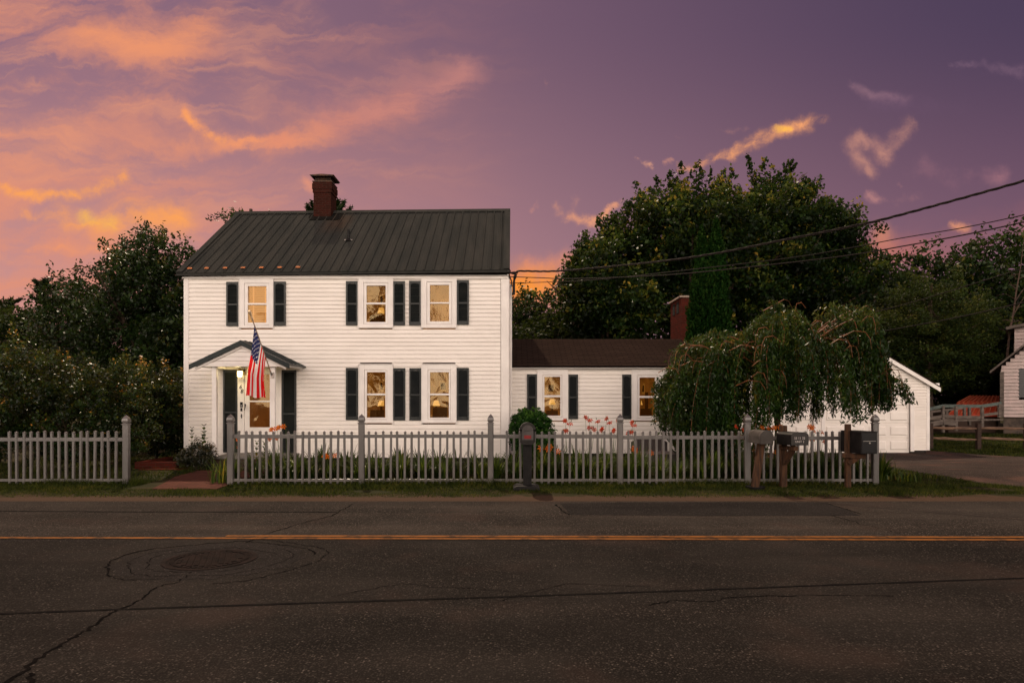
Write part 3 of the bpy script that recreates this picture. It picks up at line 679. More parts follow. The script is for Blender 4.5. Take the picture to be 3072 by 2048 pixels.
def window(parent, W):
    y = W['y']; cx0, cx1, cz0, cz1 = rect(W['c'], y); fx0, fx1, fz0, fz1 = rect(W['f'], y); gx0, gx1 = X(W['g'][0], y), X(W['g'][1], y)
    uz1, uz0 = Z(W['u'][0], y), Z(W['u'][1], y); lz1, lz0 = Z(W['l'][0], y), Z(W['l'][1], y)
    mb = MB(); yf = y-.040
    # casing boards
    mb.box(cx0, fx0, yf, y+.02, cz0+.045, cz1); mb.box(fx1, cx1, yf, y+.02, cz0+.045, cz1)
    mb.box(fx0, fx1, yf+.002, y+.02, fz1, cz1); mb.box(cx0, cx1, yf-.012, y+.02, cz0, cz0+.045)
    mb.box(fx0, fx1, yf+.002, y+.02, cz0+.045, fz0)
    # J-channel edges
    for a in (cx0-.012, cx1): mb.box(a, a+.012, yf-.014, y, cz0-.03, cz1+.0)
    mb.box(cx0-.012, cx1+.012, yf-.016, y, cz1, cz1+.012)
    win = mb.build('window', TRIM, parent, bevel=.003)
    sb = MB(); ys_ = y-.028
    t = .05
    sb.box(fx0+.006, gx0, ys_, y+.05, fz0+.006, fz1-.006); sb.box(gx1, fx1-.006, ys_, y+.05, fz0+.006, fz1-.006)
    sb.box(gx0, gx1, ys_+.001, y+.05, uz1, fz1-.006); sb.box(gx0, gx1, ys_+.001, y+.05, fz0+.006, lz0)
    sb.box(gx0-.01, gx1+.01, ys_-.006, y+.05, lz1, uz0)
    o = sb.build('sash', TRIM, win, bevel=.002)
    gb = MB(); gb.box(gx0, gx1, y+.010, y+.014, uz0, uz1); gb.box(gx0, gx1, y-.008, y-.004, lz0, lz1); gb.build('pane', GLASS, win)
    k = W['kind']
    if k == 'blind':
        sl = MB(); zz = lz0
        while zz < uz1:
            sl.add([(gx0, y+.07, zz+.025), (gx1, y+.07, zz+.025), (gx1, y+.09, zz-.002), (gx0, y+.09, zz-.002), (gx0, y+.072, zz+.027), (gx1, y+.072, zz+.027), (gx1, y+.092, zz), (gx0, y+.092, zz)], [(3, 2, 1, 0), (4, 5, 6, 7), (0, 1, 5, 4), (2, 3, 7, 6)], 0); zz += .044
        for f in (.24, .89):
            a = gx0+(gx1-gx0)*f; sl.box(a-.016, a+.016, y+.060, y+.064, lz0, uz1, 1)
        sl.build('blind', [SLATM, TAPE], win)
    ib = MB(); m = CURT if k == 'curtain' else ROOM
    dp = .9
    ib.add([(fx0-.1, y+.06, fz0-.1), (fx1+.1, y+.06, fz0-.1), (fx1+.1, y+.06, fz1+.1), (fx0-.1, y+.06, fz1+.1), (fx0-.1, y+dp, fz0-.1), (fx1+.1, y+dp, fz0-.1), (fx1+.1, y+dp, fz1+.1), (fx0-.1, y+dp, fz1+.1)],
           [(4, 5, 6, 7), (0, 4, 7, 3), (1, 2, 6, 5), (0, 1, 5, 4), (3, 7, 6, 2)])
    if k == 'curtain':   # gathered cloth across the lower half
        N = 40; vs = []
        for i in range(N+1):
            x = gx0+(gx1-gx0)*i/N; yy_ = y+.10+.018*math.sin(i*1.35)
            vs += [(x, yy_, lz0-.02), (x, yy_, uz0+.1)]
        ib.add(vs, [(2*i, 2*i+2, 2*i+3, 2*i+1) for i in range(N)])
    else:                # tied-back drape and a table lamp silhouette
        N = 12
        for sgn, xe in ((1, gx0), (-1, gx1)):
            vs = []
            for i in range(N+1):
                t = i/N; z = lz0+(uz1-lz0)*t; ww = .05+.10*t*t
                vs += [(xe-sgn*.03, y+.12, z), (xe+sgn*ww, y+.12+.01*math.sin(9*t), z)]
            if random.random() < .75: ib.add(vs, [(2*i, 2*i+1, 2*i+3, 2*i+2) for i in range(N)])
    if k == 'blind': m = ROOMD
    WC[0] += 1; sd_ = WC[0]; gw = gx1-gx0
    fb_ = MB(); w0 = gx0+gw*(.15 if sd_ % 2 else .5)
    if k == 'room':
        tb_ = MB(); tb_.box(gx0-.1, gx1+.1, y+.55, y+.60, lz0-.2, lz0+.12+.06*(sd_ % 3)); tb_.build('table', FURN, win)
        tb_ = MB(); tb_.box(w0, w0+.05, y+.50, y+.545, lz0+.1, lz0+.30, 1); tb_.lathe([(.10, 0), (.055, .14)], (w0+.025, y+.52, lz0+.28), 12, 0); tb_.build('lamp', [SHADE, FURN], win)
        if sd_ % 2: tb_ = MB(); tb_.box(gx1-gw*.28, gx1-gw*.08, y+.70, y+.75, lz0-.1, uz0+.1); tb_.build('chair_back', FURN, win)
        fb_.box(gx0+gw*.30, gx0+gw*.78, y+dp-.03, y+dp-.01, uz0+.06, uz0+.34, 2)              # picture on the rear wall
        fb_.box(gx0+gw*.36, gx0+gw*.72, y+dp-.04, y+dp-.03, uz0+.11, uz0+.29, 1)
        fb_.build('picture', [SHADE, FURN, FRAME_], win)
    ib.build('interior', m, win)
    for r in W['sh']: shutter(parent, r, y)
    return (cx0+.02, cx1-.02, cz0+.02, cz1-.02)
holes = [window(house, W) for W in WIN]
# door opening
dzf = .31
holes.append((X(716, WY), X(845, WY), .0, Z(1104, WY)))
mb = MB(); z0 = Z(1372, WY); z1 = Z(832, WY)
course_wall(mb, HX0+.11, HX1-.19, WY, z0, z1, .1016, holes)
side_wall(mb, HX1, WY+.02, HB, z0, 4.7, .1016, 1); side_wall(mb, HX0, WY+.02, HB, z0, 4.7, .1016, -1)
# gable ends + back (plain sheathing)
RYL, RZE, RZR, RY = 16.65, 4.70, 7.17, 20.34
for x in (HX0+.015, HX1-.015): mb.add([(x-.015, WY+.05, 4.6), (x+.015, WY+.05, 4.6), (x-.015, HB, 4.6), (x+.015, HB, 4.6), (x-.015, RY, 7.06), (x+.015, RY, 7.06)], [(0, 2, 4), (1, 5, 3), (0, 4, 5, 1), (4, 2, 3, 5), (0, 1, 3, 2)])
mb.box(HX0, HX1, HB, HB+.03, z0, 4.7)
mb.build('wall', WHITE, house)
mb = MB(); cbz = Z(836, WY)
mb.box(HX0-.005, HX0+.115, WY-.028, WY+.1, z0-.02, cbz); mb.build('corner_board', TRIM, house, bevel=.004); mb = MB(); mb.box(X(1503, WY), HX1+.012, WY-.028, WY+.1, z0-.02, cbz)
mb.box(HX1+.012, HX1+.03, WY+.012, WY+.03, z0, cbz)
mb.build('corner_board', TRIM, house, bevel=.004)
mb = MB(); mb.prism([(WY-.05, Z(836, WY)), (WY-.05, Z(826, WY)+.0), (WY-.10, 4.645), (WY+.05, 4.645), (WY+.05, Z(836, WY))], 0, HX0-.04, HX1+.006)
for a, b in ((720, 723), (812+8, 823), (1075, 1078), (1178, 1181), (1264, 1267), (1367, 1370)): pass
mb.build('frieze_board', TRIM, house, bevel=.003)
mb = MB(); mb.box(HX0+.12, HX1-.10, WY+.12, HB-.1, -.2, z0+.05); mb.build('foundation', mat('dark_foundation', (.02, .016, .014), .9, (.045, .035, .03), 3, bump=.5), house)
# metal roof with raised ribs
def tilt(x): return .085*(x-HX0)/(HX1-HX0)
def zroof(y): return RZE+(y-RYL)*(RZR-RZE)/(RY-RYL)
rx0, rx1 = X(528, RYL), HX1+.02
def ribbed(mb, x0, x1, ya, yb, zf, pitch, th=.03, back=False):
    sl = (zf(yb)-zf(ya))/(yb-ya); nn = Vector((0, -sl, 1)).normalized()
    prof = []; n = int(round((x1-x0)/pitch)); pt = (x1-x0)/n
    for i in range(n):
        a = x0+i*pt
        prof += [(a, .030), (a+.020, .030), (a+.034, .0), (a+pt*.36, 0), (a+pt*.38, .004), (a+pt*.42, .004), (a+pt*.44, 0), (a+pt*.62, 0), (a+pt*.64, .004), (a+pt*.68, .004), (a+pt*.70, 0), (a+pt-.016, 0)]
    prof.append((x1, .030)); vs = []
    for y in (ya, yb):
        for x, h in prof: vs.append(Vector((x, y, zf(y)+tilt(x)))+nn*h)
        for x, h in prof: vs.append(Vector((x, y, zf(y)+tilt(x)))-nn*th)
    m = len(prof); fs = []
    for i in range(m-1):
        fs += [(i, i+1, 2*m+i+1, 2*m+i), (m+i+1, m+i, 3*m+i, 3*m+i+1), (i+1, i, m+i, m+i+1), (2*m+i, 2*m+i+1, 3*m+i+1, 3*m+i)]
    fs += [(0, 2*m, 3*m, m), (m-1, 2*m-1, 4*m-1, 3*m-1)]
    mb.add(vs, fs)
mb = MB(); ribbed(mb, rx0, rx1, RYL, RY, zroof, .229)
ribbed(mb, rx0, rx1, RY, 2*RY-RYL+.2, lambda y: RZR-(y-RY)*(RZR-RZE)/(RY-RYL), .229)
# ridge cap, rakes, eave drip
for sgn in (-1, 1):
    k = (RZR-RZE)/(RY-RYL)
    mb.add([(rx0-.02, RY, RZR+.05), (rx1+.02, RY, RZR+.05+.085), (rx1+.02, RY+sgn*.16, RZR+.05+.085-.16*k), (rx0-.02, RY+sgn*.16, RZR+.05-.16*k),
            (rx0-.02, RY, RZR+.03), (rx1+.02, RY, RZR+.03+.085), (rx1+.02, RY+sgn*.16, RZR+.03+.085-.16*k), (rx0-.02, RY+sgn*.16, RZR+.03-.16*k)],
           [(0, 1, 2, 3), (7, 6, 5, 4), (3, 2, 6, 7), (0, 3, 7, 4), (1, 5, 6, 2)])
rf = mb.build('roof', ROOFM, house)
mb = MB()
nn = Vector((0, -(RZR-RZE)/(RY-RYL), 1)).normalized()
for x, tw, zt in ((rx0, .15, 0), (rx1-.15, .17, .085)):   # flat rake flashing on top of the ribs
    a = Vector((x, RYL, RZE+zt)); b = Vector((x, RY, RZR+zt)); o1 = nn*.027; o2 = nn*.033; wv_ = Vector((tw, 0, 0))
    mb.add([a+o1, a+o1+wv_, b+o1+wv_, b+o1, a+o2, a+o2+wv_, b+o2+wv_, b+o2], [(3, 2, 1, 0), (4, 5, 6, 7), (0, 1, 5, 4), (2, 3, 7, 6), (3, 0, 4, 7), (1, 2, 6, 5)])
mb.add([(rx0, RYL, RZE-.03), (rx1, RYL, RZE+.055), (rx1, RYL-.012, RZE-.03+.085-.035), (rx0, RYL-.012, RZE-.065), (rx0, RYL+.2, RZE-.07), (rx1, RYL+.2, RZE+.01)], [(0, 1, 2, 3), (3, 2, 5, 4)])
mb.build('edge_flashing', ROOFM, rf)
for px in (569, 620, 675, 729, 784, 839, 894):
    x = X(px, 16.79); y = 16.8; z = zroof(y)+tilt(x); mb = MB()
    mb.box(x-.055, x+.055, y-.03, y+.03, z+.022, z+.038); mb.box(x-.04, x+.04, y-.008, y+.008, z+.038, z+.065); mb.tube([(x-.06, y, z+.05), (x+.06, y, z+.05)], .011, 6)
    mb.build('snow_guard', COPPER, rf, bevel=.003)
# vent pipe
vx, vy = -4.39, 18.34; vz = zroof(vy)+tilt(vx); mb = MB()
mb.lathe([(.035, 0), (.035, .36), (.030, .36), (.030, .30)], (vx, vy, vz-.05), 12); mb.lathe([(.075, 0), (.06, .03), (.04, .06)], (vx, vy, vz-.0), 12)
vp = mb.build('vent_pipe', BLACKM, rf, smooth=False)
for sg_ in (-1, 1): mb = MB(); mb.tube([(vx+sg_*.11, vy-.02, vz+.02), (vx+sg_*.065, vy-.02, vz+.03)], .022, 8); mb.build('flashing_tab', STEEL, vp)
# chimney
mb = MB(); cx0, cx1, cy0, cy1 = -5.80, -5.29, 19.95, 20.55; ct = 8.0
mb.box(cx0, cx1, cy0, cy1, 6.4, ct-.34); mb.box(cx0-.02, cx1+.02, cy0-.02, cy1+.02, ct-.34, ct-.03); mb.box(cx0-.035, cx1+.035, cy0-.035, cy1+.035, ct-.24, ct-.08)
ch = mb.build('chimney', BRICK, rf)
mb = MB(); mb.prism([(cx0-.03, cy0-.03), (cx1+.03, cy0-.03), (cx1+.03, cy1+.03), (cx0-.03, cy1+.03)], 2, ct-.028, ct-.0)
for i in range(15):
    t = i/14; xa = cx0+.04+(cx1-cx0-.08)*t
    for yy_ in (cy0+.05, cy1-.05): mb.box(xa-.006, xa+.006, yy_-.004, yy_+.004, ct, ct+.13)
    ya = cy0+.05+(cy1-cy0-.1)*t
    for xx in (cx0+.04, cx1-.04): mb.box(xx-.004, xx+.004, ya-.006, ya+.006, ct, ct+.13)
mb.prism([(cx0-.10, ct+.16), (cx0-.06, ct+.13), (cx1+.06, ct+.13), (cx1+.10, ct+.16), ((cx0+cx1)/2, ct+.185)], 1, cy0-.08, cy1+.08)
mb.build('chimney_cap', mat('rusty_cap', (.10, .055, .035), .6, (.04, .03, .025), 8, metal=.4), ch)
mb = MB(); fl = [(cx0-.25, 19.6), (cx0-.12, 19.35), (cx1+.1, 19.35), (cx1+.35, 19.6), (cx1+.35, 19.95), (cx0-.25, 19.95)]
mb.add([(x, y, zroof(y)+tilt(x)+.029) for x, y in [(cx0-.14, 19.95), (cx0-.06, 19.72), (cx1+.06, 19.72), (cx1+.3, 19.72), (cx1+.3, 20.15), (cx0-.14, 20.15)]], [(0, 1, 2, 3, 4, 5)])
mb.build('chimney_flashing', mat('dull_black_flashing', (.012, .011, .010), .9, spec=0.), ch)
# right side bits: small window frame sticking out, downspout, meter
mb = MB(); mb.box(HX1+.02, HX1+.07, 21.0, 21.9, 3.3, 4.3); mb.build('side_window_frame', TRIM, house, bevel=.01)
mb = MB(); mb.tube([(HX1+.06, WY+.3, 4.5), (HX1+.06, WY+.3, .35), (HX1+.12, WY+.2, .25)], .03, 8); mb.build('downspout', TRIM, house)

# ---- porch
PF = 15.52; px0, px1, pc = -7.33, -5.065, -6.165; pze = Z(1093, PF); pzp = Z(1020, PF); fz = Z(1369, 15.65)
porch = MB(); th = .035
def slab(mb, xa, za, xb, zb, y0, y1, t, mi=0):
    mb.add([(xa, y0, za), (xb, y0, zb), (xb, y0, zb-t), (xa, y0, za-t), (xa, y1, za), (xb, y1, zb), (xb, y1, zb-t), (xa, y1, za-t)],
           [(0, 3, 2, 1), (4, 5, 6, 7), (0, 1, 5, 4), (1, 2, 6, 5), (2, 3, 7, 6), (3, 0, 4, 7)], mi)
slab(porch, px0, pze+.0, pc, pzp, PF, WY, th); slab(porch, pc, pzp, px1, pze+.02, PF, WY, th)
# wide fascia on the front
slab(porch, px0-.01, pze-.002, pc, pzp-.002, PF-.025, PF-.002, .115); slab(porch, pc, pzp-.002, px1+.01, pze+.018, PF-.025, PF-.002, .115)
for i in range(1, 5):
    for a, b, za, zb in ((px0, pc, pze, pzp), (pc, px1, pzp, pze+.02)): porch.bar((a, PF+i*.26, za+.012), (b, PF+i*.26, zb+.012), .022, .018)
pr = porch.build('porch_roof', DGREEN, house, bevel=.003)
mb = MB(); zb = Z(1098, PF+.07); xl, xr = X(596, PF+.07), X(862, PF+.07)
def clipg(a, b):
    t = min(1, max(0, (a+.02-pze)/(pzp-pze)+.10)); return [(px0+(pc-px0)*t+.16, px1-(px1-pc)*t-.16)] if t < .86 else []
course_wall(mb, 0, 0, PF+.08, zb+.02, pzp-.05, .1016, [], clipg)
mb.box(xl, xr, PF+.05, PF+.17, zb-.01, zb+.075)                       # beam
slab(mb, px0+.10, pze-.075, pc, pzp-.115, PF+.03, PF+.09, .05); slab(mb, pc, pzp-.115, px1-.10, pze-.055, PF+.03, PF+.09, .05)
mb.box(xl, xl+.12, PF+.17, WY-.02, zb-.01, zb+.07); mb.box(xr-.12, xr+.0, PF+.17, WY-.02, zb-.01, zb+.07)
mb.box(xl+.12, xr-.12, PF+.17, WY-.02, zb+.04, zb+.06)                # ceiling
mb.box(X(845, WY), X(903, WY), WY-.10, WY-.01, Z(1110, WY), Z(1097, WY))
mb.build('porch_gable', TRIM, pr, bevel=.002)
mb = MB()
for a, b in ((638, 651.5), (811.5, 826.5)): mb.box(X(a, 15.7), X(b, 15.7), 15.65, 15.75, fz, zb)
po = None
for a, b in ((638, 651.5), (811.5, 826.5)):
    mb = MB(); mb.box(X(a, 15.7), X(b, 15.7), 15.65, 15.75, fz, zb-.01); mb.build('porch_post', TRIM, house, bevel=.006)
mb = MB(); mb.box(X(632, 15.6), X(850, 15.6), 15.58, WY, fz-.05, fz); mb.build('porch_floor', mat('grey_floor_paint', (.20, .19, .17), .6, (.12, .11, .10), 4), house, bevel=.006)
mb = MB(); mb.box(X(634, 15.6), X(848, 15.6), 15.62, WY, -.1, fz-.052); mb.build('porch_skirt', DWOOD, house)
# ---- door
dr = MB(); y = WY-.03
dx0, dx1 = X(735, WY), X(829, WY); dzt = Z(1105, WY); dzb = fz+.01
gx0, gx1 = X(750, WY), X(818, WY)
gz = [Z(1122, WY), Z(1201, WY), Z(1205.5, WY), Z(1281, WY)]
dr.box(dx0, gx0, y, y+.035, dzb, dzt); dr.box(gx1, dx1, y, y+.035, dzb, dzt); dr.box(gx0, gx1, y+.001, y+.035, gz[0], dzt); dr.box(gx0, gx1, y-.004, y+.035, gz[2], gz[1]); dr.box(gx0, gx1, y+.001, y+.035, dzb, gz[3])
for a in (.10, .34): dr.box(gx0+.03, gx1-.03, y-.006, y+.002, dzb+a, dzb+a+.17)
door = dr.build('front_door', TRIM, house, bevel=.004)
gb = MB(); gb.box(gx0, gx1, y+.014, y+.018, gz[1], gz[0]); gb.box(gx0, gx1, y+.008, y+.012, gz[3], gz[2]); gb.build('pane', GLASS, door)
ib = MB(); ib.add([(dx0, WY+.06, dzb), (dx1, WY+.06, dzb), (dx1, WY+.06, dzt), (dx0, WY+.06, dzt), (dx0-.2, WY+1.4, dzb), (dx1+.2, WY+1.4, dzb), (dx1+.2, WY+1.4, dzt), (dx0-.2, WY+1.4, dzt)], [(4, 5, 6, 7), (0, 4, 7, 3), (1, 2, 6, 5), (0, 1, 5, 4), (3, 7, 6, 2)]); ib.build('interior', ROOMD, door)
hb = MB(); hx = X(737.5, WY); hb.tube([(hx, y-.02, Z(1214, WY)), (hx+.02, y-.06, Z(1215, WY)), (hx+.015, y-.065, Z(1222, WY)), (hx-.005, y-.05, Z(1231, WY))], [.012, .014, .012, .007], 8); hb.box(hx-.012, hx+.012, y-.02, y, Z(1216, WY), Z(1211, WY)); hb.build('door_handle', BLACKM, door)
mb = MB(); a0, a1 = X(715, WY), X(735, WY); b0, b1 = X(829, WY), X(846, WY)
mb.box(a0, a1-.004, WY-.05, WY+.02, fz, dzt+.09); mb.box(b0+.008, b1, WY-.05, WY+.02, fz, dzt+.09); mb.box(a1-.004, b0+.008, WY-.048, WY+.02, dzt+.01, dzt+.09); mb.box(b0+.04, b0+.052, WY-.058, WY-.048, fz, dzt)
mb.build('door_casing', TRIM, house, bevel=.004)
mb = MB(); mb.box(X(723, WY), X(731, WY), WY-.065, WY-.05, Z(1221, WY), Z(1205.5, WY)); kp = mb.build('doorbell_camera', BLACKM, house, bevel=.004)
mb = MB(); mb.lathe([(.016, 0), (.016, .004)], (0, 0, 0), 12); o = mb.build('button', STEEL, kp); o.location = Vector((X(727, WY), WY-.07, Z(1216, WY))); o.parent = kp; o.matrix_parent_inverse = Matrix(); o.rotation_euler = (R(90), 0, 0)
mb = MB(); mb.box(X(724, WY), X(729.5, WY), WY-.062, WY-.05, Z(1233, WY), Z(1223, WY)); mb.build('keypad_lock', BLACKM, house, bevel=.003)
mb = MB(); mb.box(X(725.5, WY), X(728.5, WY), WY-.06, WY-.05, Z(1254, WY), Z(1241, WY)); mb.tube([(X(725, WY), WY-.07, Z(1247, WY)), (X(729, WY), WY-.07, Z(1248, WY))], .009, 6); mb.build('latch_plate', BLACKM, house, bevel=.003)
for s_, px_, py_ in (('6', 723.6, 1165.5), ('8', 727.6, 1178.5)):
    text('house_number', s_, .135, Vector((X(px_, WY), WY-.056, Z(py_, WY))), BLACKM, house, .25, .004)
for r_ in ((671.7, 714.5, 1109, 1356), (847.3, 890, 1108, 1366)): shutter(house, r_, WY, False)
# lantern
LIT = mat('lit_lamp_glass', (.9, .8, .5), .3, emit=(1, .80, .36), es=5)
lx, ly, lz = X(720.5, WY-.16), WY-.17, Z(1122, WY-.16)
lm = MB(); lm.box(lx+.03, lx+.09, WY-.065, WY-.05, lz-.02, lz+.12); lm.tube([(lx+.06, WY-.06, lz+.06), (lx+.05, WY-.12, lz+.13), (lx, ly, lz+.12)], .010, 6)
lm.lathe([(.085, .075), (.07, .09), (.03, .12), (.012, .135)], (lx, ly, lz), 6); lm.lathe([(.055, -.09), (.06, -.08), (.05, -.075)], (lx, ly, lz), 6)
for k in range(6):
    t = 2*math.pi*(k+.5)/6; lm.bar((lx+.055*math.cos(t), ly+.055*math.sin(t), lz-.08), (lx+.075*math.cos(t), ly+.075*math.sin(t), lz+.08), .007, .007, up=(1, .2, 0))
lamp = lm.build('wall_lantern', mat('aged_brass', (.10, .07, .03), .4, metal=.7), house)
lm = MB(); lm.lathe([(.046, -.074), (.064, .072)], (lx, ly, lz), 6); gl = lm.build('lamp_glass', LIT, lamp)
L = bpy.data.lights.new('porch_lamp', 'POINT'); L.energy = 9; L.color = (1, .78, .36); L.shadow_soft_size = .05; lo = bpy.data.objects.new('porch_lamp', L); COL.objects.link(lo); lo.location = (lx, ly-.10, lz-.02)
lo.parent = lamp; lo.matrix_parent_inverse = Matrix.Translation(-lamp.matrix_world.translation); 
lo.parent = house; lo.matrix_parent_inverse = Matrix.Translation(-house.location)

# ================================================================== WING
wing = empty('house_wing', (2.3, WY2, 0), 'low white wing with brown shingle roof between the tall house and the weeping tree', 'building')
holes2 = [window(wing, W) for W in WIN2]
wx0, wx1 = HX1+.05, X(2095, WY2); wz0, wz1 = Z(1359, WY2), Z(1103, WY2); wb = 22.3
mb = MB(); course_wall(mb, wx0, wx1-.09, WY2, wz0, wz1-.06, .1016, holes2); side_wall(mb, wx1, WY2+.02, wb, wz0, wz1-.03, .1016, 1); mb.box(wx0, wx1, wb, wb+.03, wz0, wz1)
wr_y0, wr_z0, wr_y1, wr_z1 = 17.45, Z(1097, 17.45), 19.9, Z(1017, 19.9)
mb.add([(wx1-.02, WY2+.05, wz1-.05), (wx1-.02, wb, wz1-.05), (wx1-.02, wr_y1, wr_z1-.08)], [(0, 1, 2)])
mb.build('wall', WHITE, wing)
mb = MB(); mb.box(wx1-.09, wx1+.012, WY2-.028, WY2+.09, wz0-.01, wz1-.06); mb.box(wx0, wx1+.05, WY2-.035, WY2+.03, wz1-.06, wz1-.015); mb.box(wx0, wx1+.1, WY2-.13, WY2+.02, wz1-.015, wr_z0-.02); mb.build('trim_board', TRIM, wing, bevel=.004)
mb = MB(); mb.box(wx0, wx1-.05, WY2+.12, wb-.1, -.35, wz0+.04); mb.build('foundation', MATS['dark_foundation'], wing)
# roof object with its own frame so the shingle courses follow the slope
def slope_roof(name, x0, x1, ya, za, yb, zb, m, parent, th=.05):
    L_ = math.hypot(yb-ya, zb-za); mb = MB(); mb.box(0, x1-x0, 0, L_, -th, 0)
    # shingle course butts as real small steps
    n = int(L_/.12)
    for i in range(n): mb.add([(0, i*.12, .006), (x1-x0, i*.12, .006), (x1-x0, i*.12+.119, .0015), (0, i*.12+.119, .0015), (0, i*.12, 0), (x1-x0, i*.12, 0)], [(0, 1, 2, 3), (0, 4, 5, 1)])
    o = mb.build(name, m); o.parent = parent; o.matrix_parent_inverse = Matrix.Translation(-parent.location)
    o.location = (x0, ya, za); o.rotation_euler = (math.atan2(zb-za, yb-ya), 0, 0); return o
wr = slope_roof('roof', wx0, wx1+.12, wr_y0, wr_z0, wr_y1, wr_z1, SHING, wing)
slope_roof('rear_roof', wx0, wx1+.12, wr_y1+2.6, wr_z0, wr_y1, wr_z1, SHING, wing) if False else None
mb = MB(); mb.add([(wx0, wr_y1, wr_z1), (wx1+.12, wr_y1, wr_z1), (wx1+.12, wb+.2, wz1), (wx0, wb+.2, wz1), (wx0, wr_y1, wr_z1-.05), (wx1+.12, wr_y1, wr_z1-.05), (wx1+.12, wb+.2, wz1-.05), (wx0, wb+.2, wz1-.05)], [(0, 1, 2, 3), (7, 6, 5, 4), (0, 3, 7, 4), (1, 5, 6, 2), (2, 6, 7, 3)]); mb.build('rear_roof', SHING, wing)
# chimney of the wing
bc = MB(); c0, c1, y0_, y1_ = X(2043, 20.5), X(2043, 20.5)+.50, 20.5, 21.85; ct = Z(893, 20.5)
bc.box(c0, c1, y0_, y1_, -.2, ct); 
bch = bc.build('chimney', BRICK2, wing)
mb = MB(); mb.box(c0-.05, c1+.05, y0_-.05, y1_+.05, ct+.001, ct+.06); mb.build('chimney_cap', mat('pale_concrete', (.35, .28, .22), .8, (.22, .17, .14), 5), bch, bevel=.01)
for a in (.25, .75):
    mb = MB(); mb.box(c0-.012, c0+.002, y0_+a, y0_+a+.28, ct-.42, ct-.08); mb.build('flue_opening', mat('soot', (.008, .007, .006), .95), bch)

# ================================================================== GARAGE
GY = 24.1
gar = empty('garage', (11, GY, -.28), 'white gabled garage with white panelled overhead door behind the weeping tree', 'garage')
gx0_, gx1_ = X(2170, GY), X(2787, GY); gzb = Z(1350, GY); gzt = Z(1160, GY); gpk = (gx0_+gx1_)/2; gpz = Z(962, GY)
D = [(X(2474, GY), X(2730, GY)), (X(2210, GY), X(2440, GY))]; dtop = Z(1181, GY); dbot = Z(1358, GY)
mb = MB(); eavez = Z(1144, GY)
def clipgar(a, b):
    if b <= eavez: return [(gx0_, gx1_-.1)]
    t = min(1, (b-eavez)/(gpz-eavez)); return [(gx0_+(gpk-gx0_)*t+.05, gx1_-(gx1_-gpk)*t-.05)]
course_wall(mb, 0, 0, GY, gzb, gpz-.08, .1016, [(a-.02, b+.02, -1, dtop) for a, b in D], clipgar, .045)
side_wall(mb, gx1_, GY+.02, 30.5, gzb, eavez, .1016, 1); side_wall(mb, gx0_, GY+.02, 30.5, gzb, eavez, .1016, -1)
mb.build('wall', WHITE, gar)
mb = MB(); mb.box(gx1_-.1, gx1_+.012, GY-.03, GY+.1, gzb, eavez-.03); mb.box(gx0_-.012, gx0_+.1, GY-.03, GY+.1, gzb, eavez-.03)
for a, b in D:
    for s_, e in ((a-.13, a), (b, b+.13)): mb.box(s_, e, GY-.045, GY+.02, dbot+.05, dtop)
    mb.box(a-.13, b+.13, GY-.045, GY+.02, dtop, dtop+.12)
    for x_, sg in ((a, 1), (b, -1)): mb.prism([(x_, dtop), (x_, dtop-.26), (x_+sg*.26, dtop)], 1, GY-.043, GY+.02)
sl_ = (gpz-eavez)/(gx1_-gpk)
for xa, xb in ((gx0_-.32, gpk), (gx1_+.32, gpk)):
    za = gpz-abs(gpk-xa)*sl_; slab(mb, xa, za-.03, xb, gpz-.03, GY-.16, GY-.12, .15)
mb.box(gx1_-.02, gx1_+.30, GY-.12, GY+.25, eavez-.16, eavez-.06)
mb.build('trim_board', TRIM, gar, bevel=.006)
mb = MB()
for xa in (gx0_-.34, gx1_+.34):
    za = gpz-abs(gpk-xa)*sl_; slab(mb, xa, za, gpk, gpz, GY-.18, 30.8, .03)
mb.build('roof', SHING, gar)
for a, b in D:
    mb = MB(); ph = (dtop-dbot)/4
    for i in range(4):
        z = dbot+i*ph; mb.box(a, b, GY+.05, GY+.09, z+.012, z+ph-.012)
        for j in range(4):
            w_ = (b-a)/4; xa, xb, za, zb_ = a+j*w_+.07, a+(j+1)*w_-.07, z+.10, z+ph-.10
            mb.add([(xa, GY+.05, za), (xb, GY+.05, za), (xb, GY+.05, zb_), (xa, GY+.05, zb_), (xa+.035, GY+.022, za+.035), (xb-.035, GY+.022, za+.035), (xb-.035, GY+.022, zb_-.035), (xa+.035, GY+.022, zb_-.035)], [(4, 5, 6, 7), (0, 1, 5, 4), (1, 2, 6, 5), (2, 3, 7, 6), (3, 0, 4, 7)])
    mb.box(a, b, GY+.07, GY+.10, dbot, dtop); mb.build('overhead_door', WHITE, gar, bevel=.004)
mb = MB(); mb.box(gx0_+.05, gx1_-.05, GY+.10, 30.4, -.6, gzb+.03); mb.build('foundation', MATS['dark_foundation'], gar)

# ================================================================== NEIGHBOUR
NY = 34.0
nb = empty('neighbour_house', (X(3003, NY), NY, 0), 'pink-white clapboard house with grey roof edge cut off by the right edge', 'house')
nx0 = X(3003, NY); nz0 = Z(1250, NY)
mb = MB(); sl_ = .95; ze = Z(1112, NY); xe = nx0-.45; xp = nx0+4.2
def clipn(a, b):
    zt = b; xm_ = nx0 if zt < ze else nx0+(zt-ze)/sl_-.25; return [(max(nx0, xm_), nx0+8.4)]
course_wall(mb, 0, 0, NY, nz0, ze+3.2, .17, [(nx0+.72, nx0+1.5, Z(1192, NY), Z(1108, NY))], clipn, .06)
mb.box(nx0, nx0+.03, NY+.02, NY+9, nz0, ze); side_wall(mb, nx0, NY+.02, NY+9, nz0, ze, .17, -1)
NBW = mat('neighbour_clapboard', (.50, .39, .37), .6, (.40, .33, .31), 3)
nw = mb.build('wall', NBW, nb)
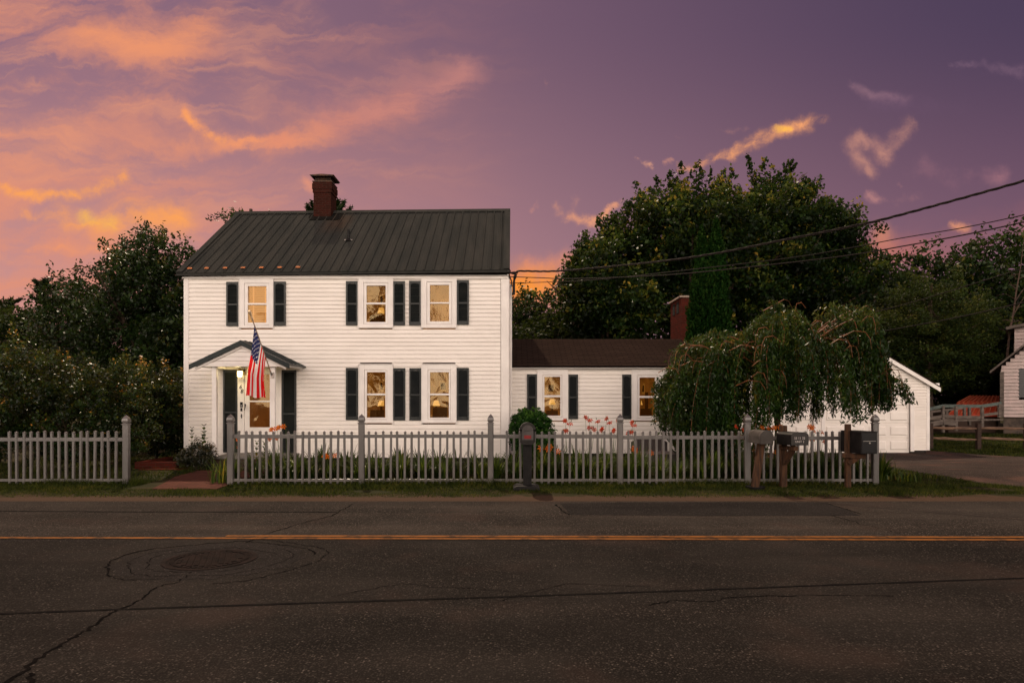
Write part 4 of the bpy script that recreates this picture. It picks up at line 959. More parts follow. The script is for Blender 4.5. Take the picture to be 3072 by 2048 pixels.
mb = MB(); slab(mb, xe, ze-.02, xp+.4, ze-.02+(xp+.4-xe)*sl_, NY-.45, NY+9.3, .10); slab(mb, xp+.4, ze-.02+(xp+.4-xe)*sl_, xp+5, ze-.5, NY-.45, NY+9.3, .10); mb.build('roof', GWOOD, nb)
mb = MB(); mb.box(nx0-.04, nx0+.12, NY-.08, NY+.1, nz0, ze-.05); mb.build('corner_board', GWOOD, nb)
mb = MB(); mb.box(nx0+.1, nx0+8.2, NY+.1, NY+9, -.3, nz0+.03); mb.build('foundation', CONC, nb)
mb = MB(); a, b = nx0+.70, nx0+1.52; mb.box(a, b, NY-.03, NY+.03, Z(1192, NY), Z(1108, NY)); 
for i in range(12): mb.box(a+.05, b-.05, NY-.045, NY-.029, Z(1190, NY)+i*.11, Z(1190, NY)+i*.11+.07)
mb.build('window_shutter', mat('grey_shutter', (.10, .10, .10), .6), nb)
mb = MB(); ux = nx0+.55; uz0, uz1 = 3.2, Z(982, NY+1.5)
course_wall(mb, ux, ux+6, NY+1.5, uz0, uz1, .17, [], None, .06); mb.box(ux, ux+.03, NY+1.52, NY+7, uz0, uz1); mb.build('upper_wall', NBW, nb)
mb = MB(); slab(mb, ux-.35, uz1-.05, ux+6, uz1+1.2, NY+1.1, NY+7.4, .14); mb.build('upper_roof', GWOOD, nb)

nb.rotation_euler = (0, 0, R(-36))
# wooden ramp
rp = empty('wooden_ramp', (21, 31, -.1), 'grey wooden access ramp with railings leading to the pink-white house', 'ramp')
DY = 31.0
def post(mb, px, y0p, y1p, d, w_=.11): mb.box(X(px, d)-w_/2, X(px, d)+w_/2, d-w_/2, d+w_/2, Z(y1p, d), Z(y0p, d))
pm_ = []
for px, t_, b_ in ((2829, 1217, 1296), (2868, 1217, 1292), (2946, 1219, 1283), (2998, 1211, 1252)):
    mb = MB(); post(mb, px, t_, b_, DY); mb.build('rail_post', GWOOD, rp)
for px, t_, b_ in ((2793, 1234, 1268), (2840, 1230, 1262), (2893, 1223, 1252), (2908, 1222, 1275)):
    mb = MB(); post(mb, px, t_, b_, DY+2.2); mb.build('rail_post', GWOOD, rp)
mb = MB()
def rl(p, q, d, h): mb.bar(P(*p, d), P(*q, d), .05, h)
rl((2770, 1231), (2829, 1217), DY, .14); rl((2829, 1217), (2946, 1218), DY, .14); rl((2946, 1218), (3004, 1209), DY, .14)
mb.build('handrail', mat('green_grey_rail', (.085, .105, .095), .7, (.05, .06, .055), 4), rp)
def rlb(p, q, d, h): b_ = MB(); b_.bar(P(*p, d), P(*q, d), .05, h); b_.build('rail_board', GWOOD, rp)
rlb((2785, 1254), (2829, 1248), DY, .12); rlb((2829, 1248), (2866, 1249), DY, .12); rlb((2868, 1250), (2946, 1251), DY, .12); rlb((2946, 1245), (3000, 1238), DY, .12)
rlb((2793, 1235), (2893, 1223), DY+2.2, .10); rlb((2790, 1262), (2829, 1256), DY+2.2, .10); rlb((2835, 1257), (2890, 1256), DY+2.2, .08); rlb((2790, 1273), (2829, 1265), DY-.1, .22); rlb((2829, 1265), (2868, 1270), DY-.1, .22)
mb = MB(); 
for i in range(16):
    t = i/16; a = P(2835+170*t, 1260-4*t, DY+.1); mb.box(a.x, a.x+.15, DY+.0, DY+2.1, a.z-.06, a.z)
mb.build('deck_boards', GWOOD, rp)
# shed with rusty roof
sh = empty('garden_shed', (22, 40, 0), 'low shed with rust red metal roof behind the wooden ramp', 'shed')
RUST = mat('rusty_red_roof', (.30, .036, .015), .6, (.18, .028, .013), 1.5, spec=.2)
SYD = 34.9
mb = MB(); a = P(2910, 1187, SYD+1.4); b = P(2998, 1187, SYD+1.4); c = P(2872, 1208, SYD+.5); d_ = P(2999, 1206, SYD+.5); e_ = P(2845, 1243, SYD-.3); f_ = P(3000, 1243, SYD-.3)
up_ = Vector((0, 0, -.05))
mb.add([a, b, d_, c, a+up_, b+up_, d_+up_, c+up_], [(0, 3, 2, 1), (4, 5, 6, 7), (3, 7, 6, 2), (0, 4, 7, 3), (1, 2, 6, 5)])
mb.add([c, d_, f_, e_, c+up_*2, d_+up_*2, f_+up_*2, e_+up_*2], [(0, 3, 2, 1), (4, 5, 6, 7), (3, 7, 6, 2), (0, 4, 7, 3)])
for i in range(9):
    t = i/9; mb.bar(c.lerp(d_, t)+Vector((0, -.02, .02)), a.lerp(b, t)+Vector((0, -.02, .02)), .05, .03, 1); mb.bar(e_.lerp(f_, t)+Vector((0, -.02, .02)), c.lerp(d_, t+.05)+Vector((0, -.02, .02)), .05, .03, 1)
mb.build('roof', [RUST, mat('rust_rib', (.32, .08, .04), .5)], sh)
mb = MB(); mb.box(e_.x+.2, f_.x, SYD+.0, SYD+2.5, -.3, Z(1243, SYD)+.1); mb.build('wall', DWOOD, sh)
# split rail fence
sr = empty('split_rail_fence', (19, 26, -.2), 'weathered two rail split rail fence in the grass beyond the driveway', 'fence')
SRW = mat('split_rail_wood', (.20, .12, .075), .85, (.09, .055, .04), 6, stretch=(.5, 3, 3), bump=.8)
pxs = [2791, 2935, 3079, 3225]
for px in pxs:
    mb = MB(); x = X(px, 26); mb.box(x-.075, x+.075, 25.93, 26.07, gh(x, 26)-.2, Z(1269, 26)); mb.build('fence_post', DWOOD, sr, bevel=.01)
for a, b in zip(pxs[:-1], pxs[1:]):
    for ya, yb in ((1283, 1285), (1313, 1319)):
        mb = MB(); pa, pb = P(a+4, ya, 26), P(b-4, yb, 26); pts = [pa.lerp(pb, t)+Vector((0, 0, random.uniform(-.012, .012))) for t in np.linspace(0, 1, 8)]
        mb.tube(pts, [.035, .05, .058, .055, .052, .055, .045, .03], 6); mb.build('rail', SRW, sr)

# ================================================================== PICKET FENCES
FY = 12.9
def gothic_post(parent, px, ptop=1241):
    x = X(px, FY); w_ = .054; zt = Z(ptop+28, FY); mb = MB(); c = .012
    sq = [(x-w_+c, FY-w_), (x+w_-c, FY-w_), (x+w_, FY-w_+c), (x+w_, FY+w_-c), (x+w_-c, FY+w_), (x-w_+c, FY+w_), (x-w_, FY+w_-c), (x-w_, FY-w_+c)]
    mb.prism(sq, 2, -.25, zt)
    top = MB(); k = math.sqrt(2)
    prof = [(w_+.010, 0), (w_+.010, .010), (w_+.002, .018), (w_-.012, .022), (w_-.012, .030), (w_+.004, .045), (w_+.006, .075), (w_-.002, .110), (w_-.020, .145), (w_-.042, .168), (.002, .182)]
    n = 4; vs = []
    for r_, z_ in prof:
        for sx_, sy_ in ((-1,-1),(1,-1),(1,1),(-1,1)):
            vs.append((x+sx_*r_, FY+sy_*r_, zt+z_))
    top.add(vs, [(i*4+j, i*4+(j+1) % 4, (i+1)*4+(j+1) % 4, (i+1)*4+j) for i in range(len(prof)-1) for j in range(4)]+[(3, 2, 1, 0)])
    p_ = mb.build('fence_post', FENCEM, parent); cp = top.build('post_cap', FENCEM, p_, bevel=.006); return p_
def picket_mesh(h=1.035, w_=.0205):
    mb = MB(); d_ = w_; c = .004
    sq = lambda s_: [(-w_*s_, -d_*s_), (w_*s_, -d_*s_), (w_*s_, d_*s_), (-w_*s_, d_*s_)]
    vs = []
    for s_, z in ((1, 0), (1, h-.03), (1.22, h-.028), (1.22, h-.022), (.15, h)): vs += [(a, b, z) for a, b in sq(s_)]
    mb.add(vs, [(i*4+j, i*4+(j+1) % 4, (i+1)*4+(j+1) % 4, (i+1)*4+j) for i in range(4) for j in range(4)]+[(3, 2, 1, 0), (16, 17, 18, 19)])
    return mb
def make_fence(label, loc, posts, bays, first):
    f = empty('picket_fence', loc, label, 'fence', None)
    for px in posts: gothic_post(f, px, 1242 if px > 400 else 1245)
    proto = None
    for pxs_ in bays:
        for px in pxs_:
            if proto is None:
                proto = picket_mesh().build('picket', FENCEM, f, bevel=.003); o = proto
            else:
                o = proto.copy(); COL.objects.link(o)
            o.location = (X(px, FY), FY, -.012+random.uniform(-.013, .010)); o.rotation_euler = (random.uniform(-.010, .010), random.uniform(-.014, .014), random.uniform(-.08, .08))
    return f
bays = [[716+21.25*k for k in range(17)], [1108.5+21.1*k for k in range(17)], [1519.5+21*k for k in range(16)], [1886+20.8*k for k in range(17)], [2270.5+20.7*k for k in range(17)]]
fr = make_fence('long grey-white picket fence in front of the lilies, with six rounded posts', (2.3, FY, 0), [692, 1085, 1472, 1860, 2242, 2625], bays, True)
def rails(f, a, b, top=True, ya=1305, yb=1305):
    mb = MB(); mb.prism([(FY-.018, Z(ya+11, FY)), (FY+.018, Z(ya+11, FY)), (FY+.018, Z(ya, FY)), (FY-.018, Z(ya, FY))], 0, X(a, FY), X(b, FY)); mb.build('rail', FENCEM, f, bevel=.004)
    mb = MB(); mb.prism([(FY-.018, .065), (FY+.018, .065), (FY+.018, .115), (FY-.018, .115)], 0, X(a, FY), X(b, FY)); mb.build('rail', FENCEM, f, bevel=.004)
for a, b, y_ in ((700, 1078, 1303), (1092, 1466, 1302), (1480, 1853, 1303), (1868, 2235, 1306), (2250, 2618, 1308)): rails(fr, a, b, ya=y_)
fl_ = make_fence('short grey-white picket fence before the dark bushes on the far side of the brick path', (-10, FY, 0), [379, -15], [[30+21.2*k for k in range(16)]], False)
rails(fl_, -8, 372, ya=1312)

# ================================================================== MAILBOXES
GREYB = mat('brown_grey_plastic', (.055, .04, .034), .45, (.035, .027, .024), 8)
# 1 moulded post mailbox with arched hood
m1x, m1y = X(1582, 12.35), 12.35
e = empty('mailbox', (m1x, m1y, 0), 'dark moulded mailbox with arched hood, grey door and red sticker before the round green bush', 'mailbox', 'mailboxes along the road')
def arch(x, z, r_, zb, n=14, flat=0): return [(x-r_, zb)]+[(x-r_*math.cos(math.pi*k/n), z+r_*math.sin(math.pi*k/n)) for k in range(n+1)]+[(x+r_, zb)]
ztop = Z(1267, m1y); r1 = .135
mb = MB(); mb.prism(arch(m1x, ztop-r1, r1, ztop-.34), 1, m1y-.27, m1y+.25); mb.prism(arch(m1x, ztop-r1, r1+.012, ztop-.13), 1, m1y-.285, m1y-.24)
mb.prism([(m1x-.148, ztop-.14), (m1x+.148, ztop-.14), (m1x+.148, ztop-.115), (m1x-.148, ztop-.115)], 1, m1y-.285, m1y+.25)
mb.prism([(m1x-.125, ztop-.34), (m1x+.125, ztop-.34), (m1x+.09, ztop-.385), (m1x-.09, ztop-.385)], 1, m1y-.24, m1y+.2)
b1 = mb.build('box', mat('dark_bronze_plastic', (.014, .011, .009), .35, (.009, .007, .006), 7, spec=.3), e, bevel=.006)
mb = MB(); mb.prism(arch(m1x, ztop-.135, .100, ztop-.30), 1, m1y-.292, m1y-.27); dm = mb.build('door', mat('grey_mailbox_door', (.07, .062, .06), .5, (.05, .044, .042), 5, spec=.2), e, bevel=.004)
mb = MB(); mb.box(m1x-.062, m1x+.062, m1y-.296, m1y-.292, ztop-.275, ztop-.215); mb.build('red_sticker', mat('faded_red', (.20, .02, .02), .6, (.16, .02, .02), 20), dm)
mb = MB(); mb.box(m1x-.05, m1x+.05, m1y-.305, m1y-.292, ztop-.135, ztop-.11); mb.build('handle', MATS['grey_mailbox_door'], dm, bevel=.006)
mb = MB(); mb.prism([(m1x-.075, 0), (m1x+.075, 0), (m1x+.082, ztop-.38), (m1x-.082, ztop-.38)], 1, m1y-.075, m1y+.075)
for a in (-.05, .0, .05): mb.box(m1x+a-.006, m1x+a+.006, m1y-.083, m1y-.075, .05, ztop-.42)
mb.build('post', BLACKM, e, bevel=.008)
mb = MB(); q = .235
mb.prism([(-q, 0), (q, 0), (q, .05), (q*.75, .085), (-q*.75, .085), (-q, .05)], 1, -q, q)
o = mb.build('base', BLACKM, e, bevel=.006); o.location = (m1x-.02, m1y-.02, -.01)
e['keep'] = 1
o.parent = e; o.matrix_parent_inverse = Matrix.Translation(-e.location)
# 2 grey metal mailbox on brown wooden post
m2y = 12.3; m2x = X(2296, 12.05); e = empty('mailbox', (m2x, m2y, 0), 'pale grey round-topped metal mailbox on a brown wooden post in a black tub', 'mailbox', 'mailboxes along the road')
zt = Z(1290, m2y-.2); rr = .115
def rot_prism(mb, poly, y0, y1, c, a, mi=0):
    n = len(poly); vs = []
    for yv in (y0, y1):
        for (px_, pz_) in poly:
            x, y = px_, yv; vs.append((c[0]+x*math.cos(a)-y*math.sin(a), c[1]+x*math.sin(a)+y*math.cos(a), pz_))
    mb.add(vs, [tuple(range(n)), tuple(range(n, 2*n))[::-1]]+[(i, n+i, n+(i+1) % n, (i+1) % n) for i in range(n)], mi)
A2 = R(5)
mb = MB(); rot_prism(mb, arch(0, zt-rr, rr, zt-.24), -.25, .24, (m2x, m2y), A2); MG = mat('grey_painted_tin', (.11, .098, .088), .35, (.075, .066, .058), 6, metal=.3)
mb.build('box', MG, e, bevel=.006, smooth=False)
mb = MB(); rot_prism(mb, arch(0, zt-rr, rr+.006, zt-.245), -.266, -.251, (m2x, m2y), A2); mb.build('door', mat('shaded_tin_door', (.05, .044, .04), .4, (.04, .034, .03), 6, metal=.3), e, bevel=.004)
mb = MB(); mb.bar((X(2262, m2y), m2y, -.1), (X(2278, m2y)+.03, m2y, zt-.245), .115, .115, up=(0, 1, 0)); mb.build('post', WOODP, e, bevel=.008)
mb = MB(); mb.lathe([(.14, 0), (.165, .075), (.172, .075), (.172, .065), (.150, .0)], (X(2262, m2y)+.02, m2y, -.02), 20); mb.lathe([(.155, .055), (.155, .06)], (X(2262, m2y)+.02, m2y, -.02), 20); mb.build('tub', BLACKM, e)
# 3 black mailbox with number tiles on wood post
m3y = 12.35; m3x = X(2390, m3y-.25)+.01; e = empty('mailbox', (m3x, m3y, 0), 'black mailbox with white number tiles and UNIT 2 on its door, on wooden post', 'mailbox', 'mailboxes along the road')
A3 = R(10); zt = Z(1296, m3y-.25); hw = .165; zb = zt-.235
poly = [(-hw, zb), (-hw, zt-.055)]+[(hw*math.sin(t), zt-.055+.055*math.cos(t)) for t in np.linspace(-1.35, 1.35, 9)]+[(hw, zt-.055), (hw, zb)]
mb = MB(); rot_prism(mb, poly, -.24, .22, (m3x, m3y), A3); mb.build('box', BLACKM, e, bevel=.006)
mb = MB(); rot_prism(mb, [(a*1.03, b+.004) for a, b in poly], -.262, -.243, (m3x, m3y), A3); md = mb.build('door', MATS['dark_bronze_plastic'], e, bevel=.004)
def fp(xo, yo, z): return Vector((m3x+xo*math.cos(A3)-yo*math.sin(A3), m3y+xo*math.sin(A3)+yo*math.cos(A3), z))
TILE = mat('number_tile_white', (.42, .38, .36), .6)
text('number_tiles', '55 11 32', .060, fp(-.01, -.268, zt-.125), TILE, e, 0, .002, (R(90), 0, A3)); text('number_tiles', 'UNIT 2', .056, fp(-.01, -.268, zt-.185), TILE, e, 0, .002, (R(90), 0, A3))
mb = MB(); xp_ = X(2362, m3y+.05); mb.box(xp_-.055, xp_+.055, m3y+.18, m3y+.30, -.1, Z(1277, m3y)); mb.bar((xp_, m3y+.18, .45), (m3x, m3y-.12, zb-.03), .09, .09); mb.bar((xp_-.05, m3y+.22, zb-.06), (m3x, m3y-.2, zb-.06), .10, .075); mb.build('post', WOODP, e, bevel=.01)
# 4 large black parcel box on braced post
m4y = 12.35; m4x = X(2602, m4y-.25); e = empty('mailbox', (m4x, m4y, 0), 'large square black locking mailbox on a braced wooden post beside the last fence post', 'mailbox', 'mailboxes along the road')
A4 = R(8); zt = Z(1296, m4y-.25); hw = .155; zb = Z(1361, m4y-.25)
mb = MB(); rot_prism(mb, [(-hw, zb), (hw, zb), (hw, zt), (-hw, zt)], -.25, .34, (m4x, m4y), A4); rot_prism(mb, [(-hw-.008, zt), (hw+.008, zt), (hw+.008, zt+.012), (-hw-.008, zt+.012)], -.26, .35, (m4x, m4y), A4); mb.build('box', BLACKM, e, bevel=.005)
mb = MB(); rot_prism(mb, [(-hw+.012, zt-.15), (hw-.012, zt-.15), (hw-.012, zt-.015), (-hw+.012, zt-.015)], -.257, -.25, (m4x, m4y), A4); rot_prism(mb, [(-hw+.012, zb+.015), (hw-.012, zb+.015), (hw-.012, zt-.165), (-hw+.012, zt-.165)], -.257, -.25, (m4x, m4y), A4); d4 = mb.build('door', mat('black_gloss', (.008, .008, .009), .25), e, bevel=.003)
mb = MB(); rot_prism(mb, [(-.12, zt-.160), (.12, zt-.160), (.12, zt-.155), (-.12, zt-.155)], -.262, -.25, (m4x, m4y), A4); c = Vector((m4x-.26*-math.sin(A4)*1, m4y-.26*math.cos(A4), zt-.19)); mb.tube([c, c+Vector((0, -.012, 0))], .013, 10); mb.build('lock', STEEL, e)
mb = MB(); xp_ = X(2551, m4y); mb.box(xp_-.045, xp_+.045, m4y+.05, m4y+.14, -.1, Z(1272, m4y)); mb.bar((xp_, m4y+.05, .45), (m4x-.02, m4y-.05, zb-.05), .09, .09); mb.bar((xp_-.09, m4y+.1, zb-.055), (m4x+.05, m4y-.1, zb-.055), .12, .08); mb.build('post', WOODP, e, bevel=.01)

# ================================================================== BENCH, FLAG
by = 16.6; bx0, bx1 = X(1893, by), X(2016, by)
e = empty('garden_bench', ((bx0+bx1)/2, by, 0), 'grey plank bench with chamfered back standing against the low wing behind the fence', 'bench')
GB = mat('grey_bench_paint', (.075, .06, .057), .7, (.05, .042, .04), 5); GB2 = mat('pale_bench_top', (.15, .13, .12), .7, (.2, .17, .16), 5)
zs, zt = Z(1352, by), Z(1316, by); mb = MB()
n = 6; w_ = (bx1-bx0-.1)/n
for i in range(n):
    a = bx0+.02+i*w_; zc = zt-(.09 if i in (0, n-1) else 0)
    mb.prism([(a+.004, zs-.02), (a+w_-.004, zs-.02), (a+w_-.004, zt-(.09 if i == n-1 else 0)), (a+.004, zt-(.09 if i == 0 else 0))], 1, by+.12+.0, by+.15)
mb.build('backrest', GB, e, bevel=.004)
mb = MB(); mb.box(bx0+.02, bx1+.05, by-.32, by+.12, zs-.06, zs-.01); mb.build('seat', GB2, e, bevel=.008)
mb = MB(); mb.box(bx0+.05, bx1+.02, by-.30, by-.27, zs-.24, zs-.06); mb.build('apron', GB, e, bevel=.004)
for a in (bx0+.05, bx1-.05):
    for b in (by-.28, by+.08):
        mb = MB(); mb.box(a, a+.07, b, b+.06, -.02, zs-.06); mb.build('leg', GB, e)
# flag
fb = Vector((X(815, 15.62), 15.62, Z(1124, 15.62))); ft = P(751, 940, 14.45)
e = empty('flag', fb, 'american flag hanging limp from an angled pole on the porch post', 'flag')
mb = MB(); mb.tube([fb, ft], [.013, .011], 8); mb.build('pole', mat('pale_wood_pole', (.30, .20, .13), .5), e)
mb = MB(); u_ = (ft-fb).normalized(); mb.tube([ft-u_*.22, ft-u_*.20, ft-u_*.10, ft-u_*.07, ft-u_*.05, ft-u_*.02, ft+u_*.03, ft+u_*.07, ft+u_*.09], [.012, .022, .026, .014, .024, .026, .036, .030, .008], 10); mb.build('finial', mat('gold_finial', (.85, .62, .38), .3, metal=.5), e)
mb = MB(); mb.box(fb.x-.03, fb.x+.05, fb.y-.0, fb.y+.045, fb.z-.07, fb.z+.05); mb.tube([fb-u_*.05, fb+u_*.10], .02, 8); mb.build('bracket', STEEL, e, bevel=.005)
NS, NT = 104, 90; vs = []; rngf = np.random.default_rng(5)
def fpos(s, t):
    base_ = ft-u_*(.30+.92*s); 
    Ln = 1.52-.62*s; tz = t*Ln
    k = min(1, t*1.6)
    # folds: gather towards a hanging column, spreading a little to the left at the hem
    gx = -.165+.27*s; xx = base_.x*(1-k)+k*(X(768, 14.9)+gx*(.55+.75*t)) 
    fold = math.sin(s*17+t*1.3)*.035*k+math.sin(s*7.3+1)*.03*k
    yy_ = base_.y+(14.95-base_.y)*k*.55+fold*1.3
    return Vector((xx+.012*math.sin(s*31)*k, yy_, base_.z-tz+.02*math.sin(s*9)*t))
for i in range(NS+1):
    for j in range(NT+1): vs.append(fpos(i/NS, j/NT))
mb = MB(); fs = []; mi = []
for i in range(NS):
    for j in range(NT):
        s_, t_ = (i+.5)/NS, (j+.5)/NT
        if s_ < 7/13 and t_ < .42:
            a, b = s_/(7/13)*9, t_/.42*11
            star = (abs(a-round(a-.5)-.5) < .20 and abs(b-round(b-.5)-.5) < .26 and (int(a)+int(b)) % 2 == 0); k = 1 if star else 2
        else: k = 0 if int(s_*13) % 2 == 0 else 1
        fs.append((i*(NT+1)+j, (i+1)*(NT+1)+j, (i+1)*(NT+1)+j+1, i*(NT+1)+j+1)); mi.append(k)
mb.v = [tuple(q) for q in vs]; mb.f = fs; mb.mi = mi
def clothmat(name, c):
    m = mat(name, c, .8); q = G(m.node_tree); b = q.n['Principled BSDF']; t = q.new('ShaderNodeBsdfTranslucent'); q.put(t.inputs[0], c); mx = q.new('ShaderNodeMixShader'); mx.inputs[0].default_value = .4
    q.l.new(b.outputs[0], mx.inputs[1]); q.l.new(t.outputs[0], mx.inputs[2]); q.l.new(mx.outputs[0], q.n['Material Output'].inputs[0]); return m
mb.build('flag_cloth', [clothmat('flag_red', (.75, .010, .012)), clothmat('flag_white', (.85, .82, .80)), clothmat('flag_blue', (.020, .028, .115))], e, smooth=True)

# ================================================================== CABLES
CAB = mat('cable_sheath', (.022, .016, .014), .7, (.010, .008, .008), 30, spec=.08)
def cable(label, pts, r_, name='power_cable', twist=False):
    P3 = [P(a, b, d) for a, b, d in pts]; out = []
    # smooth through the points
    for i in range(len(P3)-1):
        p0, p1, p2, p3 = P3[max(i-1, 0)], P3[i], P3[i+1], P3[min(i+2, len(P3)-1)]
        for t in np.linspace(0, 1, 14, endpoint=False):
            out.append(.5*((2*p1)+(-p0+p2)*t+(2*p0-5*p1+4*p2-p3)*t*t+(-p0+3*p1-3*p2+p3)*t**3))
    out.append(P3[-1]); mb = MB()
    if twist:
        L_ = 0
        for k in range(3):
            pp = []; L_ = 0
            for i, q in enumerate(out):
                if i: L_ += (q-out[i-1]).length
                a = L_*9+k*2.1; pp.append(q+Vector((0, math.cos(a), math.sin(a)))*r_*.8)
            mb.tube(pp, r_*.62, 5)
    else: mb.tube(out, r_, 6)
    return tag(mb.build(name, CAB), label, 'cable', 'cables crossing the right of the sky')
def dd(px): # depth falls towards the street pole on the right
    t = (px-1540)/(3200-1540); return 1/((1-t)/17.0+t/10.8)
cable('thick twisted cable from the house corner, highest of all the cables', [(a, b, dd(a)) for a, b in ((1526, 818), (1552, 817), (1562, 813), (1704, 811), (2061, 774), (2367, 717), (2571, 676), (2700, 645), (3072, 543), (3400, 445))], .019, twist=True)
cable('thin cable sagging just below the thick twisted one, lower of the close pair', [(a, b, dd(a)) for a, b in ((1527, 830), (1620, 833), (1704, 836), (1880, 831), (2061, 820), (2367, 788), (2560, 764), (2700, 740), (2890, 705), (3072, 666), (3400, 590))], .011)
cable('thinnest cable crossing the big maple, upper of the close pair', [(a, b, dd(a)+.25) for a, b in ((1527, 849), (1640, 846), (1800, 838), (2061, 810), (2367, 774), (2560, 742), (2700, 715), (2890, 683), (3072, 645), (3400, 575))], .0085)
def d2(px): t = (px-2230)/(3200-2230); return 1/((1-t)/19.5+t/12.5)
cable('thin cable rising over the yellow-green tree above the shed, upper of two', [(a, b, d2(a)) for a, b in ((2225, 992), (2400, 980), (2597, 942), (2755, 901), (2934, 847), (3072, 804), (3400, 700))], .009)
cable('thin cable low over the yellow-green tree just above the neighbour roof', [(a, b, d2(a)+.5) for a, b in ((2560, 1006), (2627, 997), (2857, 955), (3072, 907), (3400, 830))], .011)
pq = Vector((X(3400, dd(3400)), dd(3400), 0)); e = empty('utility_pole', pq, 'tall wooden utility pole by the road where all the cables end', 'utility pole')
mb = MB(); mb.tube([(pq.x+.16, pq.y, -.3), (pq.x+.16, pq.y, 9.5)], [.16, .11], 10); mb.build('pole', BARK, e)
mb = MB(); mb.bar((pq.x-.9, pq.y, 9.0), (pq.x+1.2, pq.y, 9.0), .1, .12); mb.build('crossarm', BARK, e)
mb = MB(); q = P(1545, 828, 16.95)
mb.tube([P(1530, 818, 16.95), P(1546, 822, 16.95), P(1545, 830, 16.95), P(1542, 842, 16.95)], [.02, .03, .045, .02], 8); mb.tube([P(1542, 842, 16.95), P(1541, 884, 16.95)], [.03, .035], 8); mb.tube([P(1552, 817, 16.9), P(1548, 830, 16.95), P(1543, 845, 16.95)], .012, 5)
pts = [P(1526, 806, 16.95), P(1531, 812, 16.95), P(1526, 822, 16.95), P(1530, 832, 16.95), P(1534, 842, 16.95), P(1536, 860, 16.95)]; mb.tube(pts, .016, 5)
mb.build('service_mast', BLACKM, house)

# ================================================================== PLANTS
DK = [(0, (.004, .008, .003)), (.4, (.013, .026, .006)), (.75, (.034, .052, .010)), (1, (.10, .085, .02))]
MAPLE = leafmat('maple_leaf', [(0, (.002, .006, .002)), (.3, (.008, .019, .004)), (.6, (.026, .046, .008)), (.80, (.105, .115, .016)), (1, (.32, .20, .03))], .38, .42, spec=.12)
DARKL = leafmat('dark_leaf', DK, .22, .36, spec=.17)
WOODS = leafmat('woods_leaf', [(0, (.003, .006, .002)), (.45, (.011, .022, .005)), (.8, (.030, .045, .009)), (1, (.065, .068, .014))], .3, .6, spec=.1)
OLIVE = leafmat('olive_leaf', [(0, (.010, .017, .004)), (.5, (.034, .046, .008)), (1, (.085, .080, .015))], .3, .6, spec=.1)
CEDAR = leafmat('cedar_spray', [(0, (.003, .009, .002)), (.5, (.012, .032, .006)), (1, (.032, .060, .010))], .08, .9, spec=0.)
PINE = leafmat('pine_needle', [(0, (.005, .010, .004)), (.6, (.014, .024, .007)), (1, (.036, .046, .012))], .2, .6, spec=.05)
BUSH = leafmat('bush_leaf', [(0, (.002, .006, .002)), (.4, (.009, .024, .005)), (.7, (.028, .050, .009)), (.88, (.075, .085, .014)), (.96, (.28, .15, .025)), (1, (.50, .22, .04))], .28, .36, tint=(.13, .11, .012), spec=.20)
BOX = leafmat('boxwood_leaf', [(0, (.008, .026, .005)), (.5, (.032, .090, .012)), (1, (.10, .20, .025))], .25, .5, spec=.12)
WEEP = leafmat('weeping_leaf', [(0, (.002, .006, .001)), (.3, (.009, .026, .004)), (.6, (.034, .066, .010)), (.8, (.10, .11, .015)), (1, (.32, .15, .03))], .3, .36, tint=(.12, .12, .015), spec=.22)

# --- big maples on the right
tree('maple_tree', 'tall broad maple with upright leafy tips rising above the brick chimney of the wing', 'tree', [
 (1985, 700, 145, 110), (2130, 690, 145, 100), (1960, 760, 200, 150), (2200, 760, 230, 180), (1880, 830, 170, 130), (1800, 900, 130, 110), (2040, 640, 85, 50), (2190, 655, 35, 55), (2100, 880, 260, 140)],
 33, 3.2, 1150, 60, .38, .21, MAPLE, 11, spire=1.0, spires=[(1913, 551, 110), (1925, 600, 110), (1967, 533, 110), (2010, 520, 110), (2030, 545, 90), (2046, 492, 130), (2092, 488, 140), (2075, 520, 110), (2135, 508, 110), (2155, 540, 90), (2178, 512, 120), (2196, 502, 130), (2215, 560, 100), (1890, 610, 90), (1847, 648, 120), (1865, 690, 110), (1820, 700, 100), (1790, 720, 90)], base=X(2060, 33), r=.4, nl=30)
tree('maple_tree', 'second broad maple leaning right with a ragged crown, above the weeping tree', 'tree', [
 (2300, 680, 75, 75), (2265, 640, 30, 55), (2370, 640, 42, 50), (2350, 700, 200, 140), (2450, 740, 110, 110), (2520, 730, 55, 90), (2330, 840, 240, 150), (2470, 860, 150, 120)],
 34.5, 3.0, 820, 60, .38, .21, MAPLE, 12, spire=1.0, spires=[(2247, 470, 190), (2262, 520, 120), (2296, 480, 120), (2312, 500, 120), (2335, 520, 110), (2352, 500, 110), (2377, 482, 130), (2362, 490, 100), (2395, 560, 90), (2439, 607, 110), (2465, 640, 100), (2420, 590, 100), (2500, 665, 100), (2525, 655, 90), (2546, 643, 120), (2560, 690, 90), (2480, 655, 100)], base=X(2350, 34.5), r=.4, nl=26)
tree('maple_tree', 'smaller maple filling the left flank of the big maples beside the tall house', 'tree', [
 (1790, 830, 90, 110), (1755, 880, 60, 90), (1860, 930, 120, 100), (1790, 960, 90, 80)],
 30, 2.4, 360, 56, .33, .20, MAPLE, 13, spire=1.0, spires=[(1765, 725, 110), (1745, 745, 100), (1724, 765, 110), (1708, 800, 100), (1790, 715, 110), (1735, 800, 100)], base=X(1810, 30), r=.22)
